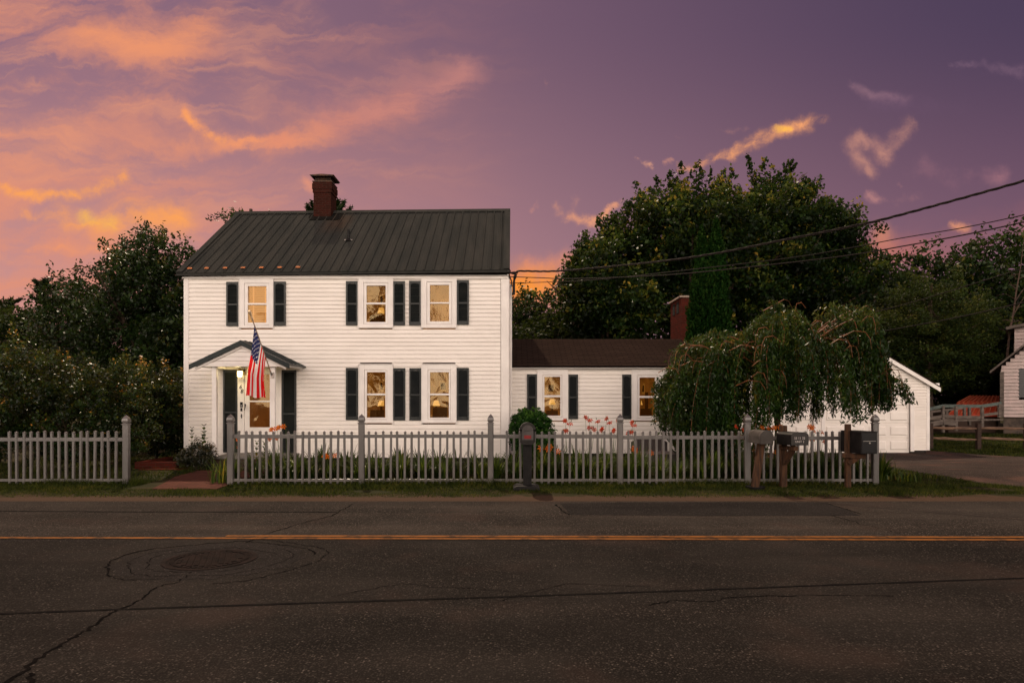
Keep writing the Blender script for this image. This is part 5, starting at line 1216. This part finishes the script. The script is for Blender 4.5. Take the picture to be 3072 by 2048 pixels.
# dead twigs at the top of the maple
mb = MB(); mb.tube([P(2320, 610, 33), P(2375, 560, 33), P(2410, 528, 33), P(2422, 518, 33)], [.05, .03, .02, .01], 5); mb.tube([P(2395, 540, 33), P(2408, 522, 33)], [.015, .008], 4); mb.tube([P(1640, 842, 30), P(1660, 862, 30), P(1690, 900, 30)], [.01, .03, .05], 5)
o = mb.build('bare_branch', BARK); tag(o, 'bare dead branch poking from the top right of the maples', 'branch')
# --- woods right / behind the wing: three prototypes, copied
def proto(seed, w_, h, ncl, per, lm, name='woods_tree', trunk=True, leafy=.22, sig=.42, squash=.8):
    rng = np.random.default_rng(seed); lobes = []
    for k in range(8):
        a = rng.uniform(0, 6.28); rr_ = rng.uniform(.1, .6)*w_; zz = rng.uniform(.28, .80)*h
        lobes.append(((rr_*math.cos(a), rr_*math.sin(a)*.8, zz), (w_*rng.uniform(.35, .55), w_*.5, h*rng.uniform(.14, .22))))
    lobes.append(((0, 0, h*.82), (w_*.35, w_*.35, h*.16)))
    pts, c, lit_tone = cloud(lobes, ncl, per, sig, rng, .3, 1.6, .3, squash)
    t = trunk_mb((0, 0, -.3), (0, 0, h*.8), .22, c, rng, 14); return (pts, lit_tone), t, rng
WG = 'trees of the woods behind the houses'
protos = []
for i, (sd, lm) in enumerate(((21, WOODS), (22, WOODS), (23, DARKL))):
    pts, t, rng = proto(sd, 3.4, 10, 230, 42, lm); protos.append((pts, t, rng, lm))
wood_spots = [ # px, top row, depth, proto, label
 (1560, 868, 40, 0, 'dark rounded tree just right of the tall house, above the shadowed shingle roof'),
 (1640, 850, 42, 1, 'dark tree under the yellow gap in the sky, second beside the tall house'),
 (1715, 856, 41, 2, 'dark tree touching the left edge of the big maples'),
 (1600, 905, 36, 1, 'low dark tree close behind the left end of the shingle roof'),
 (1700, 900, 35, 0, 'low leafy tree behind the middle of the shingle roof'),
 (2010, 930, 38, 2, 'dark tree behind the brick chimney of the low wing'),
 (1900, 935, 37, 1, 'low dark tree behind the roof ridge left of the brick chimney'),
 (2190, 920, 36, 0, 'dark low tree right of the narrow evergreen, above the weeping tree'),
 (2300, 930, 39, 2, 'dark low tree between the maples and the top of the weeping tree'),
 (2440, 920, 40, 1, 'dark low tree over the right dome of the weeping tree'),
 (2620, 722, 47, 0, 'dark tree with airy top right of the big maples below the cables'),
 (2700, 735, 50, 1, 'dark tree between the airy topped ones under the cables'),
 (2775, 712, 49, 2, 'dark tree with see-through top under the cables'),
 (2850, 738, 50, 0, 'dark rounded woods tree above the yellow-green tree'),
 (2930, 748, 48, 1, 'dark rounded woods tree left of the tall oak at the right edge'),
 (3040, 684, 47, 2, 'tallest dark tree at the right edge above the pink-white house'),
 (3120, 700, 49, 0, 'dark tree cut off by the right edge'),
 (2540, 840, 42, 1, 'dark tree between the maples and the yellow-green tree'),
 (2620, 960, 38, 2, 'dark low tree behind the garage roof slope'),
 (2960, 900, 40, 0, 'dark tree right of the yellow-green tree, behind the bare trunk'),
 (2990, 1000, 42, 1, 'low dark tree behind the rust red shed'),
 (2850, 1040, 43, 2, 'low dark tree over the left end of the rust red shed'),
 (2740, 1020, 41, 0, 'low dark tree behind the right corner of the garage'),
 (3080, 960, 45, 1, 'dark tree behind the upper storey of the pink-white house'),
]
pe = []
for k, (px, py, d, pi, lab) in enumerate(wood_spots):
    H = Z(py, d)
    if len([q for q in pe if q[0] == pi]) == 0:
        pts, t, rng, lm = protos[pi]; e = empty('woods_tree', (0, 0, 0), lab, 'tree', WG); t.build('trunk', BARK, e); link('crown', leaves_mesh('crown', pts[0], .26, .6, rng, lit_tone=pts[1]), lm, e); pe.append((pi, e)); o = e
    else: o = copy_tree([q for q in pe if q[0] == pi][0][1], (0, 0, 0), label=lab, group=WG)
    s_ = H/10.2; o.location = (X(px, d), d, 0); o.rotation_euler = (0, 0, k*1.3); sw = max(s_, .8)*(1.0 if py < 800 else 1.15); o.scale = (sw, sw, s_)
tree('yellow_green_tree', 'broad yellow-green tree with fine foliage between the garage and the pink-white house', 'tree', [(2790, 960, 130, 110), (2730, 1060, 130, 130), (2850, 1060, 120, 120), (2690, 960, 80, 90), (2890, 960, 60, 90), (2780, 880, 70, 50)], 37, 2.6, 520, 80, .32, .13, OLIVE, 31, base=X(2790, 37), squash=.6, nl=18)
# bare pinkish trunk
mb = MB(); PKB = mat('pale_pink_bark', (.085, .052, .040), .8, (.045, .028, .022), 5)
mb.tube([P(3022, 1060, 35.5), P(3030, 990, 35.5), P(3042, 930, 35.5), P(3048, 880, 35.5), P(3062, 800, 35.5), P(3070, 730, 35.5)], [.06, .055, .045, .035, .022, .008], 6)
for a, b in (((3038, 950), (3080, 880)), ((3045, 905), (3085, 850)), ((3035, 965), (3002, 960)), ((3030, 1000), (2995, 985)), ((3050, 870), (3025, 850)), ((3042, 925), (3070, 920))):
    mb.tube([P(*a, 35.5), P((a[0]+b[0])/2, (a[1]+b[1])/2-3, 35.4), P(*b, 35.3)], [.03, .02, .006], 4)
mb.tube([(X(3022, 35.5), 35.5, 0), P(3022, 1060, 35.5)], [.075, .06], 6)
for k in range(13):
    t = random.random()**.8; a = Vector(P(np.interp(t, [0, .2, .45, .6, 1], [3022, 3030, 3042, 3048, 3066]), 1060-300*t, 35.5)); sg = random.choice((-1, 1)); l = random.uniform(.3, 1.1)
    mb.tube([a, a+Vector((sg*l*.5, -.1, l*random.uniform(-.1, .5))), a+Vector((sg*l, -.2, l*random.uniform(-.2, .9)))], [.014, .008, .003], 4)
tag(mb.build('bare_tree', PKB), 'bare pinkish trunk with thin dead branches in front of the dark woods', 'tree')
# --- arborvitae (two spires)
rng = np.random.default_rng(41)
for (px, py, w_, bx_, d_) in ((2106, 684, 46, 2110, 18.4),):
    e = empty('arborvitae', (X(2130, d_), d_, 0), 'dark narrow evergreen with two pointed spires behind the brick chimney', 'tree')
    pts = []; ax = []
    for cxp, topp, halfw in ((2105, 682, 30), (2148, 660, 34), (2128, 760, 56)):
        n = 26000; zt = Z(topp, d_); t = rng.random(n)**.75; z = .2+(zt-.2)*(1-t) ; tt = (zt-z)/zt
        rad = halfw/F*d_*np.clip(tt*3.0, 0, 1)**.6*(1+.25*np.clip(tt, 0, 1))*(1+.10*np.sin(z*7+cxp)); a = rng.uniform(0, 6.283, n); rr_ = rad*rng.uniform(.55, 1.08, n)
        rr_ *= 1+.14*np.sin(a*5+z*3)
        pts.append(np.stack([X(cxp, d_)+rr_*np.cos(a), d_+rr_*np.sin(a), z+rng.normal(size=n)*.05], 1)); ax.append(np.stack([np.cos(a)*.4, np.sin(a)*.4, np.ones(n)], 1))
    pts = np.concatenate(pts); ax = np.concatenate(ax)
    link('crown', leaves_mesh('crown', pts, .13, .38, rng, axis=ax, jit=.25), CEDAR, e)
    mb = MB(); mb.tube([(X(2130, d_), d_, -.3), (X(2135, d_), d_, 5)], [.16, .05], 8); mb.build('trunk', BARK, e)
# --- conifers
def conifer(label, px, top_py, d, halfw_px, seed, name='pine_tree', n_wh=11, dens=1.0, upturn=.25, base_px=1200, lm=PINE):
    rng = np.random.default_rng(seed); e = empty(name, (X(px, d), d, 0), label, 'tree'); H = Z(top_py, d); w_ = halfw_px/F*d; x0 = X(px, d)
    tb = MB(); tb.tube([(x0, d, -.3), (x0+.05, d, H*.5), (x0, d, H*.98)], [.28, .18, .03], 8); pts = []; ax = []
    for i in range(n_wh):
        t = (i+.3)/n_wh; z = H*(.16+.82*t); L_ = w_*(1-t)**.75*1.0+.35
        for k in range(rng.integers(6, 9)):
            a = rng.uniform(0, 6.283); l = L_*rng.uniform(.6, 1.15); dirv = np.array([math.cos(a), math.sin(a), 0])
            s0 = np.array([x0, d, z+rng.normal()*.15]); up = l*upturn*rng.uniform(.3, 1.2)
            bp = [s0+dirv*l*q+np.array([0, 0, up*(q**1.5)-.12*l*math.sin(q*3.1)]) for q in np.linspace(0, 1, 7)]
            tb.tube(bp, [.045, .04, .03, .025, .02, .012, .006], 4)
            m_ = int(150*dens*l)
            q = rng.uniform(.25, 1.05, m_); idx = np.clip((q*6).astype(int), 0, 5); B = np.array(bp); c = B[idx]+(B[idx+1]-B[idx])*(q*6-idx)[:, None]
            spread = .16*l*(1.1-q*.6); side = rng.normal(size=m_)*spread; c = c+np.stack([-dirv[1]*side, dirv[0]*side, np.abs(rng.normal(size=m_))*.07], 1)
            pts.append(c); ax.append(np.tile(dirv*.7+np.array([0, 0, .5]), (m_, 1))+np.stack([-dirv[1]*side, dirv[0]*side, np.zeros(m_)], 1)*1.5)
    tb.build('trunk', BARK, e); link('crown', leaves_mesh('crown', np.concatenate(pts), .30, .22, rng, axis=np.concatenate(ax), jit=.35), lm, e); return e
conifer('layered pine with flat dark branches standing highest at the far left', 135, 826, 34, 120, 51, n_wh=9, dens=1.5)
conifer('low pine cut off by the left edge', 10, 880, 36, 110, 52, n_wh=8, dens=1.3)
conifer('pine whose tufted tops show above the ridge on both sides of the chimney', 995, 590, 32, 190, 53, n_wh=11, dens=2.0, upturn=.9)
conifer('feathery pine top leaning out of the right shoulder of the maples', 2425, 545, 37, 110, 54, n_wh=12, dens=2.0, upturn=.5)
# --- left trees
tree('cherry_tree', 'dark leafy tree with the highest rounded top left of the roof', 'tree', [(470, 790, 90, 85), (430, 880, 110, 100), (500, 900, 110, 110), (350, 900, 90, 80), (390, 1010, 150, 120), (510, 1050, 80, 130)], 25, 2.6, 620, 46, .24, .15, DARKL, 61, base=X(450, 25), nl=24, aspect=.5, spires=[(466, 688, 90), (440, 700, 90), (420, 712, 90), (395, 730, 90), (370, 722, 90), (498, 700, 90), (520, 715, 90), (545, 712, 90), (568, 745, 80), (350, 770, 80), (320, 790, 80)])
tree('cherry_tree', 'dark leafy tree with drooping tips between the pine and the highest tree on the left', 'tree', [(250, 900, 70, 60), (290, 970, 110, 90), (220, 1000, 100, 90), (330, 1090, 120, 90)], 27, 2.4, 380, 46, .25, .15, DARKL, 62, base=X(270, 27), nl=18, aspect=.5, spires=[(182, 822, 80), (228, 805, 90), (262, 815, 80), (285, 815, 80), (305, 795, 90), (205, 840, 70)])
tree('cherry_tree', 'sparse dark tree whose twigs stick out left of the metal roof', 'tree', [(665, 660, 40, 28), (690, 640, 24, 24), (645, 700, 30, 24), (760, 720, 80, 70), (740, 850, 120, 100)], 30, 1.6, 80, 26, .22, .16, DARKL, 63, base=X(750, 30), nl=22, aspect=.45)
tree('oak_tree', 'dark tree mass filling the far left behind the bushes', 'tree', [(60, 1060, 160, 110), (180, 1080, 150, 100), (20, 980, 80, 50), (120, 1170, 200, 70), (330, 1180, 150, 70)], 30, 2.5, 420, 44, .3, .19, WOODS, 64, base=X(80, 30))
tree('oak_tree', 'dark tree behind the left corner of the tall house', 'tree', [(520, 1120, 90, 110), (450, 1180, 110, 90), (560, 1000, 70, 110)], 24, 2.2, 300, 46, .24, .16, DARKL, 65, base=X(500, 24))
# --- bushes left
tree('bush', 'large bush with orange sunlit tips behind the short picket fence', 'bush', [(200, 1150, 190, 95), (80, 1190, 150, 100), (330, 1180, 130, 90), (230, 1270, 220, 110), (60, 1300, 160, 90), (120, 1100, 90, 50), (360, 1290, 90, 80)], 15.6, 1.5, 760, 52, .11, .075, BUSH, 71, trunk=True, r=.05, nl=30, zmin=.02)
tree('bush', 'large leafy bush against the left corner of the tall house', 'bush', [(470, 1180, 90, 80), (520, 1250, 60, 80), (440, 1260, 80, 90), (500, 1320, 60, 50), (400, 1150, 60, 60)], 18.4, .9, 420, 50, .12, .08, BUSH, 72, r=.05, nl=16, zmin=.02)
tree('bush', 'broad dark bush at the far left edge behind the fence', 'bush', [(-20, 1150, 110, 100), (-40, 1260, 120, 110), (40, 1080, 60, 50)], 17, 1.4, 300, 48, .12, .085, BUSH, 73, r=.05, nl=14, zmin=.02)
tree('shrub', 'low dense dark shrub with reddish leaves in front of the left wall of the house', 'shrub', [(590, 1362, 46, 36), (560, 1375, 28, 26), (620, 1368, 30, 30)], 15.5, .32, 190, 46, .045, .04, leafmat('reddish_shrub_leaf', [(0, (.012, .014, .007)), (.5, (.04, .038, .014)), (.9, (.10, .06, .025)), (1, (.3, .18, .07))], .3, .3, spec=.7), 74, r=.015, nl=10, zmin=.01, shell=.5)
def milkweed(px, d, h, label, seed, bx_=0):
    rng = np.random.default_rng(seed); e = empty('milkweed', (X(px, d), d, 0), label, 'plant'); mb = MB(); lf = MB()
    for k in range(3):
        x = X(px, d)+rng.normal()*.10; y = d+rng.normal()*.08; hh = h*rng.uniform(.72, 1); tx = rng.normal()*.06
        mb.tube([(x, y, 0), (x+tx*.5, y, hh*.5), (x+tx, y, hh)], [.007, .006, .003], 5)
        for i in range(9):
            z = hh*(.35+.65*i/8); xx = x+tx*z/hh; a = i*1.57+rng.random()
            for s_ in (0, math.pi):
                dv = Vector((math.cos(a+s_), math.sin(a+s_), .55+.5*(i/8))).normalized(); L_ = .13*(1.15-.5*i/8); sd = Vector((-dv.y, dv.x, 0)).normalized()*.026; p0 = Vector((xx, y, z)); p1 = p0+dv*L_*.5+Vector((0, 0, .01)); p2 = p0+dv*L_-Vector((0, 0, .01))
                lf.add([p0, p1+sd, p2, p1-sd], [(0, 1, 2, 3)])
    mb.build('stem', MATS.get('green_stem') or mat('green_stem', (.06, .09, .02), .6), e); lf.build('foliage', LILY, e)
LILY = leafmat('lily_leaf', [(0, (.010, .032, .005)), (.4, (.045, .090, .012)), (.75, (.13, .16, .02)), (1, (.48, .30, .04))], .5, .4, spec=.3, lit_tone=False)
milkweed(596, 15.9, 1.02, 'milkweed plant with paired leaves above the reddish shrub', 81); milkweed(622, 15.9, .88, 'pale green leafy plant just left of the porch post', 82)
milkweed(790, 14.6, .78, 'bright yellow-green leafy plant in front of the door behind the fence', 83)
# boxwood
tree('boxwood', 'round clipped bright green bush at the inner corner of house and wing', 'bush', [(1596, 1296, 66, 70), (1600, 1330, 66, 50), (1570, 1290, 42, 60)], 15.9, .55, 1100, 50, .045, .040, BOX, 84, r=.03, nl=10, zmin=.02, shell=.75, spire=.7)
# raised brick bed
e = MB(); ry = 16.2
e.box(X(438, 16.4), X(560, 16.4), 15.9, 16.05, -.02, .16); e.box(X(438, 16.4), X(438, 16.4)+.15, 16.05, 17.4, -.02, .16); e.box(X(428, 15.8), X(560, 15.8), 15.6, 15.9, -.02, .025)
tag(e.build('brick_edging', BRICK2, bevel=.008), 'low red brick edging of a raised bed at the foot of the corner bushes', 'brick edging')
# daylilies -------------------------------------------------
def daylily(seed, n, h, flowers, fh, name='daylily'):
    rng = np.random.default_rng(seed); mb = MB()
    for i in range(n):
        a = rng.uniform(0, 6.283); l = h*rng.uniform(.7, 1.25); out = rng.uniform(.25, .95)*l*.75; w_ = rng.uniform(.010, .017); dv = Vector((math.cos(a), math.sin(a), 0)); sd = Vector((-dv.y, dv.x, 0))
        b = dv*rng.uniform(0, .07); vs = []
        for j, t in enumerate((0, .3, .6, .85, 1)):
            q = b+dv*out*t**1.6+Vector((0, 0, l*(t-.52*t**3.0*out/l*1.6))); ww = w_*(1-t**3)*(.6+.6*t*(1-t)*2)
            vs += [q-sd*ww, q+sd*ww]
        mb.add(vs, [(2*j, 2*j+1, 2*j+3, 2*j+2) for j in range(4)])
    e = empty(name, (0, 0, 0), 'x', 'plant'); mb.build('foliage', LILY, e)
    if flowers:
        st = MB()
        for k in range(flowers):
            a = rng.uniform(0, 6.283); hh = fh*rng.uniform(.85, 1.1); r_ = rng.uniform(.05, .2); top = Vector((r_*math.cos(a), r_*math.sin(a), hh))
            st.tube([(0, 0, 0), top*.5-Vector((0, 0, .02)), top], [.006, .005, .003], 4)
            fl = MB(); c = top; 
            for f in range(rng.integers(1, 3)):
                c = top+Vector((rng.normal()*.03, rng.normal()*.03, rng.normal()*.02)); ax = Vector((rng.normal()*.6, -1+rng.normal()*.5, .5)).normalized(); s1 = ax.cross(Vector((0, 0, 1))).normalized(); s2 = s1.cross(ax)
                for m_ in range(6):
                    t = m_*math.pi/3; o = s1*math.cos(t)+s2*math.sin(t); sd = ax.cross(o)*.015; L_ = .062
                    p0 = c-ax*.05; p1 = c+o*.026; p2 = c+o*(.047)+ax*.005; p3 = c+o*L_-ax*.02
                    fl.add([p0, p1+sd*.7, p2+sd, p3, p2-sd, p1-sd*.7], [(0, 1, 5), (1, 2, 4, 5), (2, 3, 4)])
            fl.build('flower', ORG, e)
            # a bud beside it
            bd = top+Vector((.03, 0, .03)); st.tube([top, bd, bd+Vector((.01, 0, .045))], [.003, .008, .003], 5)
        st.build('stem', MATS['green_stem'], e)
    return e
ORG = leafmat('orange_petal', [(0, (.45, .09, .012)), (.6, (.62, .16, .02)), (1, (.75, .30, .04))], .4, .6, tint=(.8, .2, .02), lit_tone=False)
RDO = leafmat('red_orange_petal', [(0, (.38, .03, .012)), (1, (.60, .09, .02))], .4, .6, tint=(.7, .08, .02), lit_tone=False)
pl0 = daylily(91, 95, .52, 0, 0); pl1 = daylily(92, 80, .50, 3, .52); pl2 = daylily(93, 55, .50, 3, .98); pl3 = daylily(94, 45, .60, 0, 0); pl4 = daylily(95, 34, .42, 4, 1.08)
for o in kids(pl4):
    if o.name.startswith('flower'): o.data.materials[0] = RDO
LG = 'daylilies in the bed behind the picket fence'
T0 = 'arching dark green daylily clump without flowers behind the long picket fence'; T1 = 'low daylily clump with orange flowers showing between the pickets'
T2 = 'tall daylily with orange flowers standing higher than the pickets'; T3 = 'tall grassy daylily clump of upright leaves behind the pickets'; T4 = 'tall daylily with red-orange flowers reaching above the fence in front of the low wing'
firsts = {}
def put(pr, x, y, lab, s=1., rz_=None):
    rz_ = random.uniform(0, 6.28) if rz_ is None else rz_
    if pr.name not in firsts: firsts[pr.name] = 1; o = pr; o.location = (x, y, gh(x, y)); o.rotation_euler = (0, 0, rz_); o.scale = (s, s, s); o['label'] = lab; o['group'] = LG
    else: o = copy_tree(pr, (x, y, gh(x, y)), rz_, s, lab, LG)
    return o
random.seed(11)
x = X(700, 13.5)
spots = []
for row, (yy_, st) in enumerate(((13.35, .36), (13.95, .42), (14.7, .5))):
    x = -5.45+row*.15
    while x < 7.3:
        if not (row == 2 and x > 3.0): spots.append((x+random.uniform(-.1, .1), yy_+random.uniform(-.12, .15), row))
        x += st*random.uniform(.85, 1.2)
for x, y, row in spots:
    px_ = x/y*F+CX
    if 1385 < px_ < 1440 and row < 2 or 1160 < px_ < 1190: continue
    q = random.random()
    if q < .22 and row < 2: put(pl1, x, y, T1, random.uniform(1.0, 1.3))
    elif q < .4: put(pl3, x, y, T3, random.uniform(.95, 1.25))
    else: put(pl0, x, y, T0, random.uniform(.95, 1.35))
for px_, d, s in ((862, 13.6, 1.0), (838, 13.9, .95), (2300, 13.5, .98), (2345, 13.4, 1.), (2410, 13.5, 1.0), (2455, 13.6, .9), (700, 13.7, .75)): put(pl2, X(px_, d), d, T2, s)
for px_, d, s in ((1705, 15.0, .96), (1765, 15.2, 1.02), (1800, 15.1, 1.0), (1835, 14.9, .98), (2225, 13.6, .9), (1900, 15.0, .93)): put(pl4, X(px_, d), d, T4, s)
# iris-like upright leaves by the gate post and the driveway
rng = np.random.default_rng(96)
for nm, cxp, d_, n_, h_, lab in (('iris', 664, 13.15, 60, .62, 'clump of upright sword leaves left of the first post of the long fence'), ('iris', 2665, 13.6, 60, .42, 'arching green clump right of the last fence post beside the driveway'), ('iris', 2720, 13.4, 40, .30, 'small grassy clump at the edge of the driveway')):
    mb = MB(); xc = X(cxp, d_)
    for i in range(n_):
        a = rng.uniform(0, 6.283); l = h_*rng.uniform(.5, 1.1); dv = Vector((math.cos(a), math.sin(a), 0))*rng.uniform(.1, .6); sd = Vector((rng.normal(), rng.normal(), 0)).normalized(); w_ = .012; b = Vector((xc+rng.normal()*.10, d_+rng.normal()*.08, 0))
        vs = []
        for j, t in enumerate((0, .4, .75, 1)): q = b+dv*l*t**1.7+Vector((0, 0, l*(t-.15*t*t))); vs += [q-sd*w_*(1-t**2.5), q+sd*w_*(1-t**2.5)]
        mb.add(vs, [(2*j, 2*j+1, 2*j+3, 2*j+2) for j in range(3)])
    tag(mb.build(nm, LILY), lab, 'plant')
# --- weeping tree
rng = np.random.default_rng(101); wd = 15.35
e = empty('weeping_cherry', (X(2330, wd), wd, 0), 'wide weeping tree with hanging leafy strands and reddish twigs in front of the garage', 'tree')
topx = [1965, 1985, 2010, 2050, 2100, 2150, 2190, 2230, 2290, 2350, 2400, 2440, 2480, 2530, 2568, 2596, 2622, 2690]
topy = [1165, 1100, 1050, 1002, 984, 990, 992, 960, 922, 898, 925, 965, 940, 900, 915, 975, 1050, 1185]
botx = [1965, 1985, 2005, 2035, 2080, 2200, 2240, 2270, 2330, 2400, 2470, 2550, 2600, 2630, 2660, 2690]
boty = [1190, 1175, 1280, 1310, 1395, 1400, 1350, 1240, 1280, 1225, 1280, 1250, 1235, 1215, 1205, 1200]
tw = MB(); pts = []; ax = []; lit_tones = []; WL = []
hub = Vector((X(2330, wd), wd, 2.1))
NSTR = 2000
for k in range(NSTR):
    if k % 9 == 0: lock = (rng.uniform(1978, 2668), rng.uniform(-1, 1), rng.exponential(.16), rng.random(), rng.uniform(.5, 1.75))
    px_ = float(np.clip(lock[0]+rng.normal()*9, 1966, 2688)); q = (px_-2328)/362; yd = (lock[1]+rng.normal()*.03)*math.sqrt(max(0, 1-q*q*.85)); yd = max(-1, min(1, yd))
    if px_ < 2240 and rng.random() < .25: pass
    ya = wd+yd*1.55; zt_ = CZ+(HY-np.interp(px_, topx, topy))/F*wd; zt_ -= .8*abs(yd)**2.2+lock[2]*.6+abs(rng.normal())*.05
    layer = lock[3]
    if layer < .4: zt_ -= layer*1.9
    x_ = X(px_, wd); zb_ = CZ+(HY-np.interp(px_, botx, boty))/F*wd; zb_ = max(.12, zb_)+rng.exponential(.12)
    full = (lock[0]*7.3) % 1 < (.95 if 2030 < px_ < 2240 else .20 if px_ < 2600 else .4)
    if not full: zb_ = max(zb_, zt_-lock[4]*rng.uniform(.75, 1.1))
    zt_ += .05
    L_ = zt_-zb_
    if L_ < .25: continue
    n_ = max(3, int(L_/.12)); dirv = np.array([x_-hub.x, ya-hub.y]); nr = np.linalg.norm(dirv)+1e-6; dirv = dirv/nr
    sw = rng.uniform(.04, .22); ph = rng.uniform(0, 6.28); path = []
    for i in range(n_+1):
        t = i/n_; r_ = -.28*(1-t)**4+sw*(1-(1-t)**2)*.8
        path.append((x_+dirv[0]*r_+.03*math.sin(ph+t*5), ya+dirv[1]*r_+.03*math.cos(ph+t*4), zt_-L_*t-.0*(1-t)+(.0 if t > .1 else 0)))
    if k % 9 == 0: tw.tube(path, [.004]*(n_)+[.002], 3, cap=False)
    m_ = int(L_/.024); tt = rng.random(m_)*n_; idx = np.clip(tt.astype(int), 0, n_-1); B = np.array(path); c = B[idx]+(B[idx+1]-B[idx])*(tt-idx)[:, None]+rng.normal(size=(m_, 3))*np.array([.036, .036, .025])
    pts.append(c); a = rng.uniform(0, 6.283, m_); ax.append(np.stack([np.cos(a)*.4, np.sin(a)*.4, -np.ones(m_)], 1)); lit_tones.append(np.full(m_, .02+.40*((lock[1]*31.7) % 1))+.12*(1-tt/n_))
WPTS = (pts, ax, lit_tones)
if 0: link('crown', leaves_mesh('crown', pts, .105, .30, rng, nbias=(0, -.2, .1), axis=ax, jit=.40, lit_tone=np.concatenate(lit_tones)), WEEP, e)
tw.build('strand_twigs', TWIG, e)
tk_ = MB(); tk_.tube([(hub.x, wd, -.2), (hub.x+.05, wd+.05, .9), (hub.x-.03, wd, 1.8), hub+Vector((0, 0, .2))], [.085, .07, .06, .05], 8); tk_.build('trunk', BARK, e); lm_ = MB()
for k in range(34):
    px_ = rng.uniform(2000, 2660); yd = rng.uniform(-.8, .8)*math.sqrt(max(0, 1-((px_-2328)/362)**2)); zt_ = CZ+(HY-np.interp(px_, topx, topy))/F*wd-.5*abs(yd)**2; q = Vector((X(px_, wd), wd+yd*1.5, zt_-.08+rng.uniform(-.06, .06)-rng.uniform(0, .35)*(k % 2)))
    m_ = hub.lerp(q, .55)+Vector((0, 0, .30)); e2 = q+Vector(((q.x-hub.x)*.08, 0, -.22)); e3 = e2+Vector(((q.x-hub.x)*.03, 0, -.35))
    pp = []
    for t in np.linspace(0, 1, 9): pp.append(hub*(1-t)**2+m_*2*t*(1-t)+q*t*t)
    pp += [q.lerp(e2, .5)+Vector((0, 0, .05)), e2, e3]
    WL.append(pp)
    lm_.tube(pp, [.045, .04, .035, .03, .025, .02, .017, .014, .012, .009, .006, .003], 5)
for k in range(40):
    px_ = rng.uniform(2000, 2660); yd = -rng.uniform(.25, 1.0)*math.sqrt(max(0, 1-((px_-2328)/362)**2)); zt_ = CZ+(HY-np.interp(px_, topx, topy))/F*wd-.9*abs(yd)**2.2+.03-rng.uniform(0, .7); q = Vector((X(px_, wd), wd+yd*1.55, zt_)); sg = 1 if q.x > hub.x else -1
    if rng.random() < .3: sg = -sg
    l = rng.uniform(.15, .38); pp = [q-Vector((sg*l, -.05, .10)), q-Vector((sg*l*.4, 0, -.01)), q+Vector((sg*l*.25, -.03, -.02)), q+Vector((sg*l*.5, -.05, -.16)), q+Vector((sg*l*.6, -.05, -.38))]
    lm_.tube(pp, [.010, .009, .008, .006, .003], 4)
lm_.tube([P(2290, 932, wd), P(2330, 910, wd), P(2352, 898, wd), P(2366, 903, wd), P(2378, 925, wd)], [.012, .009, .006, .004, .003], 4)
lm_.build('limbs', TWIG, e)
pts, ax, lit_tones = WPTS
for q_ in WL:
    n_ = 170; B = np.array([tuple(v_) for v_ in q_]); tt = rng.uniform(3.2, len(q_)-1.01, n_); i_ = tt.astype(int); c = B[i_]+(B[i_+1]-B[i_])*(tt-i_)[:, None]
    c = c+rng.normal(size=(n_, 3))*np.array([.07, .07, .05])-np.array([0, 0, .04])
    pts.append(c); ax.append(np.tile([0, 0, -1.], (n_, 1))+rng.normal(size=(n_, 3))*.5); lit_tones.append(rng.uniform(.1, .55, n_))
pts = np.concatenate(pts); ax = np.concatenate(ax)
link('crown', leaves_mesh('crown', pts, .105, .30, rng, nbias=(0, -.2, .1), axis=ax, jit=.40, lit_tone=np.concatenate(lit_tones)), WEEP, e)
# --- trees over the road, seen only mirrored in the windows
for k, (x_, y_, H, pi) in enumerate(((-23, -17, 9.5, 0), (-15, -16, 10, 1), (-8.5, -15, 11, 2), (-2, -17, 10.5, 0), (4.5, -16, 10, 1), (11, -17, 10.5, 2), (19, -17, 9.5, 0))):
    o = copy_tree([q for q in pe if q[0] == pi][0][1], (x_, y_, 0), k*2.1, H/10, 'leafy tree across the road mirrored in the windows of the tall house', 'trees mirrored in the windows')
